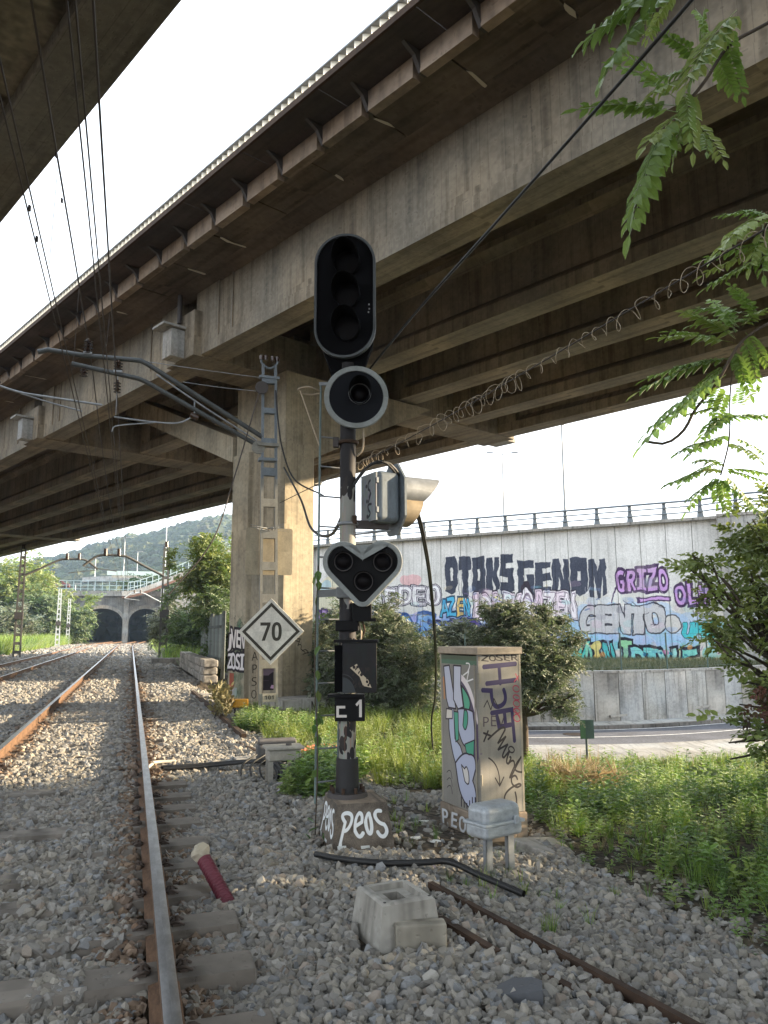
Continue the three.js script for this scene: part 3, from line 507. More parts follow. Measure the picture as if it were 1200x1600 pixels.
// ---------- neighbouring overpass above the camera ----------
{
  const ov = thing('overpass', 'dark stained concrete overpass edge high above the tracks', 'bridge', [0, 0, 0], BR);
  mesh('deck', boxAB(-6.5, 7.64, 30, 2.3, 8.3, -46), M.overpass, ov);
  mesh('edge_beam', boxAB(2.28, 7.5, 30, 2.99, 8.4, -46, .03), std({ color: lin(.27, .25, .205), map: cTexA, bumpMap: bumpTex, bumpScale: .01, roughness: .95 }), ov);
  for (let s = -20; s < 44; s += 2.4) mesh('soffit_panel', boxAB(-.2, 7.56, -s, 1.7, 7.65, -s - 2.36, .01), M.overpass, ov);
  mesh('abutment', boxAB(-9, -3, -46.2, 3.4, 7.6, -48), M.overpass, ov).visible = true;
}
// ---------- railway signal ----------
const font = await new FontLoader().loadAsync('fonts/droid/droid_sans_bold.typeface.json');
function letters(str, w, h, depth) { const g = new TextGeometry(str, { font, size: 1, depth: 1, curveSegments: 6, bevelEnabled: false }); g.computeBoundingBox(); const b = g.boundingBox; g.translate(-b.min.x, -b.min.y, 0); g.scale(w / (b.max.x - b.min.x), h / (b.max.y - b.min.y), depth); g.translate(-w / 2, -h / 2, 0); return uvm(g); }
const capsule = (w, h) => { const s = new THREE.Shape(), r = w / 2, k = h / 2 - r; s.absarc(0, k, r, 0, Math.PI); s.absarc(0, -k, r, Math.PI, 2 * Math.PI); s.closePath(); return s; };
const ringShape = (outer, inner) => { outer.holes.push(inner); return outer; };
function hood(r, len, cut = .9) { // open tube visor, longer on top, mouth along +z
  const P = [], I = [], n = 28; for (let i = 0; i <= n; i++) { const a = -Math.PI * .5 + 2 * Math.PI * i / n, top = .5 + .5 * Math.sin(a), L = len * lerp(1 - cut, 1, top); for (const [rad, z] of [[r, 0], [r * 1.02, L], [r * .96, L], [r * .95, 0]]) P.push(Math.cos(a) * rad, Math.sin(a) * rad, z); }
  for (let i = 0; i < n; i++) for (let k = 0; k < 3; k++) { const a = i * 4 + k, b = a + 4; I.push(a, b, a + 1, b, b + 1, a + 1); } const g = new THREE.BufferGeometry(); g.setAttribute('position', new THREE.Float32BufferAttribute(P, 3)); g.setIndex(I); g.computeVertexNormals(); return uvm(g);
}
const poleTex = canvasTex(256, 1024, (c, W, H) => { // white mast paint worn to dark metal at the foot and under the sign box
  c.fillStyle = '#86867f'; c.fillRect(0, 0, W, H); const q = rng(31); for (let i = 0; i < 500; i++) { c.fillStyle = `rgba(${120 + 60 * q()},${118 + 60 * q()},${112 + 60 * q()},.2)`; c.fillRect(q() * W, q() * H, 3 + 10 * q(), 20 + 90 * q()); }
  const dark = (y0, y1, d) => { for (let i = 0; i < d; i++) { const x = q() * W, y = lerp(y0, y1, q()); c.fillStyle = ['#17151a', '#2a2422', '#100f12'][i % 3]; c.beginPath(); c.ellipse(x, y, 4 + 14 * q(), 3 + 20 * q(), q(), 0, 7); c.fill(); } };
  c.fillStyle = '#1b181b'; c.fillRect(0, 0, W, H * .32); c.fillRect(0, H * .62, W, H * .08);
  dark(H * .69, H * .9, 150); dark(H * .9, H * .97, 30); dark(H * .57, H * .63, 40); dark(H * .31, H * .34, 26); for (let i = 0; i < 30; i++) { c.fillStyle = 'rgba(150,95,60,.35)'; c.fillRect(q() * W, H * (.75 + .2 * q()), 3 + 6 * q(), 8 + 30 * q()); }
});
const SX = -.305, SZ = -6.4;
{
  const sg = thing('railway_signal', 'tall black railway signal mast with oval head, round disc and heart shaped lamp panel', 'signal', [SX, 0, SZ]);
  const pm = std({ map: poleTex, roughness: .7 });
  const pole = new THREE.CylinderGeometry(.066, .07, 3.4, 24, 1, true); pole.translate(0, .5 + 1.7, 0); const pp = mesh('mast', pole, pm, sg); pp.rotation.z = 0;
  mesh('sleeve', new THREE.CylinderGeometry(.088, .096, .30, 24).translate(0, .46, 0), std({ color: lin(.018, .018, .02), roughness: .6, map: paintTex }), sg);
  const fl = mesh('base_flange', new THREE.CylinderGeometry(.155, .165, .035, 24).translate(0, .335, 0), M.steelDark, sg);
  for (let i = 0; i < 8; i++) { const a = i * Math.PI / 4 + .2; mesh('bolt', rod(V3(Math.cos(a) * .13, .35, Math.sin(a) * .13), V3(Math.cos(a) * .13, .395, Math.sin(a) * .13), .015, .015, 6), M.rustDark, fl); }
  // oval head
  const hg = new THREE.Group(); hg.name = 'oval_head'; hg.position.set(-.02, 4.49, .06); hg.rotation.set(.0, -.1, 0); sg.add(hg);
  mesh('backplate', poly(capsule(.52, 1.12), .03, .004), M.matte, hg);
  mesh('rim', poly(ringShape(capsule(.535, 1.135), new THREE.Path(capsule(.495, 1.095).getPoints(20).reverse())), .05), std({ color: lin(.06, .068, .072), roughness: .6 }), hg).position.z = .004;
  mesh('housing', poly(capsule(.40, 1.0), .16, .02).translate(0, 0, -.17), M.black, hg);
  for (const y of [.30, .0, -.30]) { const h = mesh('visor', hood(.118, .26), M.matte, hg); h.position.set(.02, y, .03); h.rotation.x = .05; mesh('lens', new THREE.CircleGeometry(.1, 24).translate(0, 0, .012), M.glassDark, h); }
  for (const [x, y] of [[.21, -.09], [.212, -.13], [.205, -.16]]) mesh('paint_chip', bx(.012, .014, .002, x, y, .032), std({ color: lin(.3, .3, .3), roughness: .8 }), hg);
  const nk = poly([[-.22, -.38], [.22, -.38], [.15, -.58], [.10, -.78], [-.10, -.78], [-.15, -.58]], .1, .01).translate(-.01, 4.46, -.06); mesh('neck', nk, M.matte, sg);
  mesh('neck_collar', rod(V3(0, 3.55, 0), V3(-.01, 3.85, 0), .075, .06, 16), M.matte, sg);
  // round disc
  const dg = new THREE.Group(); dg.name = 'round_disc'; dg.position.set(.075, 3.565, .12); dg.rotation.set(0, .05, 0); sg.add(dg);
  mesh('backplate', new THREE.CylinderGeometry(.245, .245, .02, 48).rotateX(Math.PI / 2), M.navy, dg);
  { const o = new THREE.Shape(); o.absarc(0, 0, .268, 0, 2 * Math.PI); const i = new THREE.Path(); i.absarc(0, 0, .232, 0, 2 * Math.PI, true); o.holes.push(i); mesh('rim', poly(o, .035, .004).translate(0, 0, -.012), M.rim, dg); }
  { const h = mesh('visor', hood(.092, .22), M.matte, dg); h.position.set(.03, .03, .012); mesh('lens', new THREE.SphereGeometry(.08, 24, 12, 0, 7, 0, 1.0).rotateX(Math.PI / 2).scale(1, 1, .6).translate(0, 0, -.02), M.glassDark, h); mesh('lens_ring', new THREE.TorusGeometry(.088, .008, 8, 28).translate(0, 0, .006), M.grey, h); }
  mesh('housing', new THREE.CylinderGeometry(.12, .14, .16, 20).rotateX(Math.PI / 2).translate(.02, 0, -.09), M.black, dg);
  mesh('clamp', new THREE.TorusGeometry(.075, .018, 8, 20).rotateX(Math.PI / 2).translate(0, 3.2, 0), M.rustDark, sg);
  mesh('clamp', bx(.05, .09, .05, -.1, 3.2, .02, .008), M.steelDark, sg);
  mesh('cable', tube([V3(.13, 3.33, .05), V3(.135, 3.22, .04), V3(.12, 3.12, .03), V3(.075, 3.08, .02)], .008, 16, 6), M.wirePale, sg);
  // heart shaped lamp panel
  const heart = (k) => { const s = new THREE.Shape(), r = .145 * 1 + k, cx = .158, cy = .085, ty = -.195, tr = .065 + k; const pts = [];
    const tang = (c, rad, c2, rad2, side) => { const dx = c2[0] - c[0], dy = c2[1] - c[1], d = Math.hypot(dx, dy), th = Math.atan2(dy, dx), off = Math.acos((rad - rad2) / d); return th + side * off; };
    const a1 = tang([cx, cy], r, [0, ty], tr, 1), a0 = tang([-cx, cy], r, [0, ty], tr, -1);
    // crossing of a tangent notch in the middle: straight flanks meeting at the cleft
    const cy0 = .118 - k * 1.25; // cleft
    const nt = (sx) => { const dx = 0 - sx * cx, dy = cy0 - cy, d = Math.hypot(dx, dy); const th = Math.atan2(dy, dx), off = Math.acos(Math.min(1, r / d)); return sx > 0 ? th - off : th + off; };
    const lobe = (sx, b, e, step) => { for (let i = 0; i <= 22; i++) { const a = lerp(b, e, i / 22); pts.push([sx * cx + Math.cos(a) * r, cy + Math.sin(a) * r]); } };
    let c = Math.hypot(cx, cy0 - cy) > r ? nt(1) : Math.acos(-cx / r); if (c < 0) c += 2 * Math.PI;
    let e1 = a1 > Math.PI ? a1 - 2 * Math.PI : a1; if (e1 > 0) e1 -= 2 * Math.PI; lobe(1, e1, c > Math.PI ? c - 2 * Math.PI : c);
    pts.push([0, cy0]);
    lobe(-1, Math.PI - (c > Math.PI ? c - 2 * Math.PI : c), Math.PI - e1);
    for (let i = 0; i <= 10; i++) { const b = Math.PI - e1, e = 2 * Math.PI + e1, a = lerp(b, e, i / 10); pts.push([Math.cos(a) * tr, ty + Math.sin(a) * tr]); }
    return pts; };
  const hp = new THREE.Group(); hp.name = 'heart_panel'; hp.position.set(.13, 2.085, .14); hp.rotation.y = -.03; sg.add(hp);
  mesh('backplate', poly(heart(-.012), .03).translate(0, 0, -.03), M.black, hp);
  { const o = new THREE.Shape(heart(.017).map(([x, y]) => new THREE.Vector2(x, y))); o.holes.push(new THREE.Path(heart(-.014).reverse().map(([x, y]) => new THREE.Vector2(x, y)))); mesh('rim', poly(o, .075, .004).translate(0, 0, -.035), M.rim, hp); }
  for (const [x, y] of [[-.155, .085], [.163, .08], [.008, -.075]]) { const l = mesh('lamp', new THREE.CylinderGeometry(.078, .078, .03, 28).rotateX(Math.PI / 2), M.matte, hp); l.position.set(x, y, .012); mesh('lens', new THREE.SphereGeometry(.07, 24, 10, 0, 7, 0, .9).rotateX(Math.PI / 2).scale(1, 1, .6).translate(0, 0, -.012), M.glassDark, l); mesh('lens_ring', new THREE.TorusGeometry(.076, .006, 8, 28).translate(0, 0, .016), M.steelDark, l); mesh('visor', hood(.082, .05, .8).translate(0, 0, .012), M.matte, l); }
  mesh('panel_bracket', boxAB(.04, 1.70, -.02, .2, 1.84, .1, .008), M.black, sg); mesh('panel_bracket', boxAB(.05, 1.69, -.04, .235, 1.715, .13), M.black, sg);
  mesh('clamp_band', bx(.19, .085, .19, .0, 1.655, 0, .01), M.black, sg); mesh('clamp_band', boxAB(-.09, 1.88, -.09, .10, 1.97, .1, .01), M.grey, sg);
  mesh('wiring', tube([V3(.09, 1.70, .05), V3(.115, 1.6, .07), V3(.10, 1.53, .06), V3(.06, 1.55, .04)], .008, 14, 6), M.wirePale, sg);
  mesh('wiring', tube([V3(.12, 1.70, .05), V3(.14, 1.62, .06), V3(.12, 1.56, .05)], .01, 14, 6), M.rustDark, sg);
  // sign box and number plate
  const boxTex = canvasTex(256, 320, (c, W, H) => { c.fillStyle = '#101112'; c.fillRect(0, 0, W, H); const q = rng(8); for (let i = 0; i < 80; i++) { c.fillStyle = `rgba(${14 + 26 * q()},${14 + 26 * q()},${15 + 26 * q()},.25)`; c.fillRect(q() * W, q() * H, 10 + 30 * q(), 20 + 60 * q()); }
    c.fillStyle = '#33383a'; c.beginPath(); c.moveTo(0, H * .62); c.quadraticCurveTo(W * .35, H * .62, W * .42, H); c.lineTo(0, H); c.fill(); c.strokeStyle = '#0c0c0d'; c.lineWidth = 16; c.beginPath(); c.moveTo(0, H * .66); c.quadraticCurveTo(W * .32, H * .68, W * .42, H); c.stroke();
    c.fillStyle = '#b6a890'; c.beginPath(); c.moveTo(W * .22, H * .5); c.lineTo(W * .42, H * .42); c.lineTo(W * .56, H * .62); c.lineTo(W * .75, H * .74); c.lineTo(W * .85, H * .9); c.lineTo(W * .6, H * .86); c.lineTo(W * .5, H * .68); c.fill(); c.fillStyle = '#241f1c'; for (let i = 0; i < 26; i++) { c.beginPath(); c.ellipse(W * (.28 + .5 * q()), H * (.46 + .42 * q()), 4 + 8 * q(), 4 + 9 * q(), q(), 0, 7); c.fill(); } });
  { const g = bx(.27, .39, .12, .105, 1.325, .13, .004); const P = g.attributes.position, u = g.attributes.uv; for (let i = 0; i < P.count; i++) u.setXY(i, (P.getX(i) + .03) / .27, (P.getY(i) - 1.13) / .39); const o = mesh('sign_box', g, new THREE.MeshPhysicalMaterial({ map: boxTex, roughness: .4, specularIntensity: .5 }), sg); mesh('side_plate', boxAB(-.1, 1.13, .02, -.032, 1.5, .09), M.matte, o); mesh('lid', boxAB(-.10, 1.522, -.02, .25, 1.545, .2), M.black, o); }
  { const o = mesh('number_plate', boxAB(-.095, .905, .08, .145, 1.09, .11, .004), M.black, sg); mesh('plate_roof', boxAB(-.15, 1.093, .0, .14, 1.115, .16), M.black, o);
    mesh('lettering', [(() => { const g = letters('1', .05, .135, .004); g.translate(.095, 1.005, .111); return g; })(), boxAB(-.082, .935, .111, -.0, .955, .115), boxAB(-.082, .955, .111, -.062, 1.025, .1152), boxAB(-.062, 1.005, .111, -.012, 1.025, .115)], std({ color: lin(.6, .56, .52), roughness: .7 }), o); }
  // lamp box turned away from the camera, on an arm
  const rb = new THREE.Group(); rb.name = 'rear_lamp_box'; rb.position.set(.33, 2.73, -.12); rb.rotation.set(.0, 2.08, 0); sg.add(rb);
  // local +z is the lit side, pointing away to the far right
  const tagTex = canvasTex(256, 320, (c, W, H) => { c.fillStyle = '#8a8f92'; c.fillRect(0, 0, W, H); const q = rng(12); for (let i = 0; i < 60; i++) { c.fillStyle = `rgba(${90 + 60 * q()},${95 + 60 * q()},${100 + 60 * q()},.25)`; c.fillRect(q() * W, q() * H, 20, 60); } c.strokeStyle = '#23212e'; c.lineWidth = 17; c.lineCap = 'round'; c.beginPath(); c.moveTo(W * .62, H * .16); c.quadraticCurveTo(W * .4, H * .2, W * .5, H * .34); c.quadraticCurveTo(W * .7, H * .38, W * .55, H * .5); c.moveTo(W * .66, H * .44); c.lineTo(W * .5, H * .6); c.moveTo(W * .68, H * .66); c.quadraticCurveTo(W * .36, H * .62, W * .52, H * .78); c.quadraticCurveTo(W * .72, H * .86, W * .46, H * .92); c.stroke(); c.fillStyle = '#23212e'; for (const [x, y] of [[.36, .26], [.4, .58], [.42, .9]]) { c.beginPath(); c.arc(W * x, H * y, 14, 0, 7); c.fill(); } });
  mesh('case', new RoundedBoxGeometry(.30, .44, .22, 3, .05).translate(0, 0, -.06), M.galvBlue, rb);
  { const g = bx(.27, .41, .012, 0, 0, -.173); const P = g.attributes.position, u = g.attributes.uv; for (let i = 0; i < P.count; i++) u.setXY(i, (.135 - P.getX(i)) / .27, (P.getY(i) + .2) / .41); mesh('side_panel', g, std({ map: tagTex, roughness: .6 }), rb); }
  mesh('hinge', bx(.03, .05, .02, -.14, .13, -.175, .004), M.galv, rb); mesh('hinge', bx(.03, .05, .02, -.14, -.12, -.175, .004), M.galv, rb); mesh('hinge_pin', rod(V3(-.14, -.14, -.185), V3(-.14, .15, -.185), .004, .004, 6), M.steelDark, rb);
  { const s = [[-.2, -.16], [-.2, .16], [-.08, .31], [.08, .31], [.2, .16], [.2, -.16], [.08, -.31], [-.08, -.31]]; mesh('backplate', poly(s, .02).translate(0, 0, .06), M.galvBlue, rb); }
  for (const [y, m] of [[.08, M.galv], [-.1, std({ color: lin(.34, .265, .165), roughness: .7, map: paintTex })]]) { const h = mesh('visor', hood(.13, y > 0 ? .42 : .24, .55), m, rb); h.position.set(-.02, y, .08); }
  mesh('arm', bar(V3(.02, 2.5, -.01), V3(.34, 2.5, -.1), .05, .07), M.steelDark, sg); mesh('arm_stay', rod(V3(.03, 2.41, 0), V3(.36, 2.45, -.05), .008, .008, 6), M.galv, sg); mesh('clamp', new THREE.TorusGeometry(.078, .014, 8, 20).rotateX(Math.PI / 2).translate(0, 2.5, 0), M.galv, sg);
  mesh('clamp', bx(.04, .07, .04, .06, 2.53, .06, .006), M.rustDark, sg);
  // ladder with safety hoop
  const ld = new THREE.Group(); ld.name = 'ladder'; sg.add(ld);
  const LA = [V3(-.255, .26, .0), V3(-.235, 3.74, .0)], LB = [V3(-.085, .3, -.1), V3(-.045, 3.3, -.1)];
  mesh('stile', rod(LA[0], LA[1], .0095, .0095, 8), std({ color: lin(.18, .25, .24), roughness: .6, map: paintTex }), ld); mesh('stile', rod(LB[0], LB[1], .009, .009, 8), std({ color: lin(.18, .25, .24), roughness: .6, map: paintTex }), ld);
  for (let i = 0; i < 12; i++) { const y = .42 + i * .258, f = (y - .26) / 3.48, f2 = (y - .3) / 3.0; mesh('rung', rod(LA[0].clone().lerp(LA[1], f), LB[0].clone().lerp(LB[1], f2), .007, .007, 6), M.galv, ld); }
  mesh('hoop', tube([V3(-.24, 3.66, 0), V3(-.33, 3.675, .07), V3(-.42, 3.67, .04), V3(-.41, 3.66, -.05), V3(-.33, 3.655, -.08), V3(-.24, 3.65, -.03)], .008, 40, 6), M.wirePale, ld);
  mesh('hoop_stay', rod(V3(-.41, 3.66, .02), V3(-.24, 3.17, 0), .007, .007, 6), M.wirePale, ld); mesh('stay', bar(V3(-.24, 1.92, 0), V3(.0, 1.93, 0), .03, .06), M.grey, ld);
  mesh('top_bracket', boxAB(-.25, 3.71, -.01, -.1, 3.74, .01), M.galv, ld);
  // cable loop from the box down to the ground
  const cb = [V3(.28, 3.02, .1), V3(.36, 3.0, .06), V3(.46, 2.9, -.1), V3(.60, 2.70, -.45), V3(.73, 2.35, -1.15), V3(.84, 1.86, -2.1), V3(.92, 1.3, -3.0), V3(.96, .75, -3.9), V3(.94, .35, -4.5), V3(.98, -.15, -4.7)];
  mesh('supply_cable', tube(cb, .013, 70, 8), M.rubber, sg); mesh('supply_cable', tube(cb.map((v, i) => V3(v.x - .03 * (1 - i / 9), v.y, v.z + .02)), .012, 70, 8), M.rubber, sg);
  mesh('supply_cable', tube([V3(.02, 2.78, .03), V3(.1, 2.9, .05), V3(.2, 3.0, .06), V3(.3, 3.01, .12)], .015, 24, 7), M.rubber, sg);
}
{ // concrete foundation with sprayed word
  const q = rng(3);
  const t = canvasTex(512, 320, (c, W, H) => {
    const im = c.createImageData(W, H); for (let j = 0; j < H; j++) for (let i = 0; i < W; i++) { const k = 96 + 60 * (fbm(i / 60, j / 60, 4096, 4, 5) - .5) + 40 * (fbm(i / 4, j / 4, 4096, 2, 6) - .5), o = (j * W + i) * 4; im.data[o] = k * 1.0; im.data[o + 1] = k * .92; im.data[o + 2] = k * .83; im.data[o + 3] = 255; } c.putImageData(im, 0, 0);
    c.strokeStyle = '#dfe3e4'; c.lineCap = c.lineJoin = 'round'; c.lineWidth = 28; const P = (...a) => { c.beginPath(); a.forEach(([x, y], i) => i ? c.lineTo(x * W, y * H) : c.moveTo(x * W, y * H)); c.stroke(); };
    c.beginPath(); c.moveTo(.13 * W, .95 * H); c.lineTo(.2 * W, .4 * H); c.quadraticCurveTo(.06 * W, .2 * H, .22 * W, .2 * H); c.quadraticCurveTo(.37 * W, .22 * H, .31 * W, .45 * H); c.quadraticCurveTo(.26 * W, .6 * H, .19 * W, .58 * H); c.stroke(); // P
    c.beginPath(); c.moveTo(.41 * W, .5 * H); c.lineTo(.53 * W, .42 * H); c.quadraticCurveTo(.54 * W, .22 * H, .46 * W, .22 * H); c.quadraticCurveTo(.38 * W, .3 * H, .41 * W, .6 * H); c.quadraticCurveTo(.45 * W, .82 * H, .53 * W, .66 * H); c.stroke(); // e
    c.beginPath(); c.ellipse(.645 * W, .46 * H, .045 * W, .22 * H, .05, 0, 7); c.stroke(); // o
    c.beginPath(); c.moveTo(.87 * W, .2 * H); c.quadraticCurveTo(.76 * W, .16 * H, .77 * W, .33 * H); c.quadraticCurveTo(.8 * W, .47 * H, .89 * W, .5 * H); c.quadraticCurveTo(.96 * W, .66 * H, .86 * W, .76 * H); c.quadraticCurveTo(.8 * W, .78 * H, .77 * W, .66 * H); c.stroke(); // s
    c.fillStyle = '#cfd3d2'; c.fillRect(.46 * W, .93 * H, .14 * W, .07 * H); c.fillRect(.09 * W, .9 * H, .14 * W, .1 * H);
  });
  const o = thing('signal_foundation', 'squat concrete foundation block of the signal, sprayed with white letters', 'foundation', [-.24, 0, -6.36], .26);
  const hw = .24, tw = .195, hd = .29, td2 = .235, y0 = -.3, y1 = .318;
  const side = (m) => m; // frustum faces with their own uv on the front and flank
  const mk = (A, B, C, D) => { const g = new THREE.BufferGeometry(); g.setAttribute('position', new THREE.Float32BufferAttribute([...A, ...B, ...C, ...A, ...C, ...D], 3)); g.setAttribute('uv', new THREE.Float32BufferAttribute([0, 0, 1, 0, 1, 1, 0, 0, 1, 1, 0, 1], 2)); g.computeVertexNormals(); return g; };
  const a = [-hw, 0, hd], b = [hw, 0, hd], c = [tw, y1, td2], d = [-tw, y1, td2], e = [-hw, 0, -hd], f = [hw, 0, -hd], g = [tw, y1, -td2], h = [-tw, y1, -td2];
  const sm2 = std({ map: t, roughness: .95, bumpMap: bumpTex, bumpScale: .004 });
  const t2 = t.clone(); t2.repeat.set(1, 1); t2.needsUpdate = true;
  mesh('front_face', mk(a, b, c, d), sm2, o); mesh('flank', mk(e, a, d, h), sm2, o); mesh('flank', mk(b, f, g, c), M.found, o); mesh('back_face', mk(f, e, h, g), M.found, o);
  mesh('top_face', mk(d, c, g, h), M.found, o); mesh('buried_part', boxAB(-hw, y0, -hd, hw, -.001, hd), M.found, o);
}
// ---------- relay cabinet ----------
{
  // corner towards the camera at (.81, -6.82); faces run away to both sides
  const cab = thing('relay_cabinet', 'tall beige trackside cabinet covered in sprayed lettering', 'cabinet', [.81, -.14, -6.82], 0);
  const ang = Math.atan2(.36, .40); // heading of the street side
  const A = V3(0, 0, 0), Lx = V3(-.28, 0, -.62), Rx = V3(.395, 0, -.19);
  const H0 = .2, H1 = 1.56;
  const beige = [202, 197, 186];
  const base = (c, W, H, seed) => { const im = c.createImageData(W, H); for (let j = 0; j < H; j++) for (let i = 0; i < W; i++) { const k = .68 + .14 * (fbm(i / 90, j / 140, 4096, 4, seed) - .5) + .07 * (fbm(i / 3, j / 3, 4096, 2, seed + 1) - .5) - .12 * Math.max(0, fbm(i / 14, j / 220, 4096, 3, seed + 2) - .55), o = (j * W + i) * 4; for (let z = 0; z < 3; z++) im.data[o + z] = beige[z] * k; im.data[o + 3] = 255; } c.putImageData(im, 0, 0); };
  const tl = canvasTex(400, 900, (c, W, H) => { // sprayed shapes on the track side
    base(c, W, H, 11); c.lineJoin = c.lineCap = 'round';
    const shp = (pts, fill, stroke, lw) => { c.beginPath(); pts.forEach((p, i) => i ? (p.length === 4 ? c.quadraticCurveTo(p[0] * W, p[1] * H, p[2] * W, p[3] * H) : c.lineTo(p[0] * W, p[1] * H)) : c.moveTo(p[0] * W, p[1] * H)); c.closePath(); if (fill) { c.fillStyle = fill; c.fill(); } if (stroke) { c.strokeStyle = stroke; c.lineWidth = lw; c.stroke(); } };
    c.fillStyle = 'rgba(70,110,84,.75)'; c.fillRect(.02 * W, .0 * H, .95 * W, .06 * H); c.fillStyle = 'rgba(90,70,54,.35)'; c.fillRect(0, .0, W, .03 * H);
    shp([[.5, .14], [.95, .2, .97, .5], [1, .62], [.86, .72], [.7, .3]], '#5a4d66'); shp([[.52, .12], [.86, .16, .97, .42], [.94, .44], [.8, .22, .52, .16]], '#e7ddde');
    shp([[.08, .08], [.24, .07], [.4, .36], [.2, .36], [.14, .3]], '#c3c6d6', '#2c2430', 9); shp([[.36, .07], [.56, .07], [.54, .2], [.6, .34], [.46, .36], [.34, .3]], '#c9ccda', '#2c2430', 9);
    shp([[.56, .2], [.84, .28, .76, .34], [.66, .44], [.6, .3]], '#5fae8f', '#2c2430', 9); shp([[.45, .36], [.66, .34, .84, .36], [.9, .5, .86, .56], [.6, .66, .46, .5]], '#b7bdd2', '#2c2430', 9); shp([[.62, .36], [.74, .34, .7, .44], [.64, .52, .58, .46]], '#4fa287', '#2c2430', 8);
    shp([[.2, .36], [.34, .36], [.36, .56], [.5, .6], [.62, .7], [.44, .76], [.28, .7, .2, .5]], '#b9c0d4', '#2c2430', 9); shp([[.14, .37], [.3, .37], [.3, .43], [.12, .44]], '#dcd6cc', '#2c2430', 7); shp([[.34, .38], [.46, .38], [.46, .56], [.38, .58]], '#57a88c', '#2c2430', 7);
    shp([[.62, .58], [.86, .54], [.84, .64], [.66, .64]], '#4fa287', '#2c2430', 7); shp([[.36, .72], [.58, .62, .72, .64], [.9, .62, .88, .72], [.8, .8], [.98, .92, .74, .98], [.5, .96, .42, .84]], '#b4bad0', '#2c2430', 10); shp([[.52, .72], [.6, .82], [.74, .86, .7, .76], [.66, .7, .6, .74]], '#d6d2cd', '#2c2430', 8);
    c.strokeStyle = '#2c2430'; c.lineWidth = 10; c.beginPath(); for (let i = 0; i < 7; i++) { c.moveTo((.5 + i * .07) * W, (.93 + .03 * Math.sin(i)) * H); c.lineTo((.5 + i * .07) * W, .985 * H); } c.stroke();
    c.strokeStyle = '#ebe8e6'; c.lineWidth = 9; c.beginPath(); c.moveTo(.7 * W, .05 * H); c.quadraticCurveTo(.86 * W, .04 * H, .72 * W, .11 * H); c.moveTo(.62 * W, .13 * H); c.lineTo(.76 * W, .1 * H); c.lineTo(.7 * W, .17 * H); c.lineTo(.86 * W, .15 * H); c.stroke();
    c.strokeStyle = 'rgba(214,140,80,.7)'; c.lineWidth = 16; c.beginPath(); c.moveTo(.07 * W, .16 * H); c.lineTo(.09 * W, .3 * H); c.stroke();
    c.strokeStyle = '#3a3434'; c.lineWidth = 5; c.beginPath(); for (const y of [.8, .85, .9]) { c.moveTo(.12 * W, y * H); c.quadraticCurveTo(.24 * W, (y - .05) * H, .26 * W, (y + .03) * H); } c.stroke();
  });
  const tr2 = canvasTex(400, 1000, (c, W, H) => { // lettering on the street side
    base(c, W, H, 21); c.lineJoin = c.lineCap = 'round';
    const ink = '#211d22', vio = '#29224f', red = '#a8384e'; const S = (col, lw, fn) => { c.strokeStyle = col; c.lineWidth = lw; c.beginPath(); fn(); c.stroke(); }, m = (x, y) => c.moveTo(x * W, y * H), l = (x, y) => c.lineTo(x * W, y * H), qd = (a, b, x, y) => c.quadraticCurveTo(a * W, b * H, x * W, y * H);
    gtext(c, 'ZOSER', .08 * W, .012 * H, .96 * W, .058 * H, { fill: ink, fat: 4, bold: false, over: 1.0, wob: .3 });
    S(vio, 30, () => { m(.14, .09); l(.9, .075); m(.5, .085); l(.52, .195); m(.2, .195); l(.88, .18); });
    S(vio, 30, () => { m(.1, .235); l(.3, .24); qd(.3, .36, .5, .34); qd(.7, .32, .6, .24); });
    S(vio, 30, () => { m(.3, .38); l(.78, .365); l(.82, .56); m(.42, .4); l(.46, .47); l(.74, .46); m(.6, .39); l(.62, .46); });
    S(ink, 7, () => { m(.12, .34); l(.2, .3); l(.28, .36); l(.36, .29); l(.46, .35); }); gtext(c, 'PEV', .06 * W, .39 * H, .6 * W, .47 * H, { fill: 'rgba(40,32,50,.7)', bold: false, over: .9, wob: .1 });
    S(red, 8, () => { m(.9, .14); l(.96, .18); m(.98, .15); l(.86, .19); }); for (const [y, r] of [[.235, .04], [.29, .03], [.33, .04], [.375, .03], [.42, .045]]) S(red, 7, () => c.ellipse(.9 * W, y * H, .08 * W, r * .5 * H, .2, 0, 7)); S(red, 7, () => { m(.84, .36); l(.98, .43); });
    S(ink, 13, () => { m(.1, .5); l(.26, .52); m(.2, .49); l(.1, .55); m(.2, .54); qd(.62, .44, .6, .49); l(.42, .57); l(.62, .53); l(.42, .61); l(.66, .58); qd(.46, .66, .56, .66); l(.7, .62); qd(.56, .7, .66, .7); qd(.76, .66, .7, .66); });
    S(ink, 12, () => { m(.66, .7); qd(.82, .66, .8, .72); qd(.6, .82, .74, .77); qd(1.02, .64, .96, .67); qd(.66, .75, .97, .76); });
    S(ink, 9, () => c.ellipse(.74 * W, .615 * H, .07 * W, .018 * H, .3, 0, 7));
    S(ink, 9, () => { m(.2, .655); qd(.46, .70, .44, .83); m(.34, .78); l(.44, .83); l(.54, .78); });
    S(ink, 13, () => { m(.86, .8); qd(.82, .76, .72, .79); qd(.7, .84, .86, .85); qd(1.0, .84, .9, .83); qd(.5, .86, .54, .93); qd(.62, 1.0, .82, .96); qd(.84, .92, .8, .88); });
  });
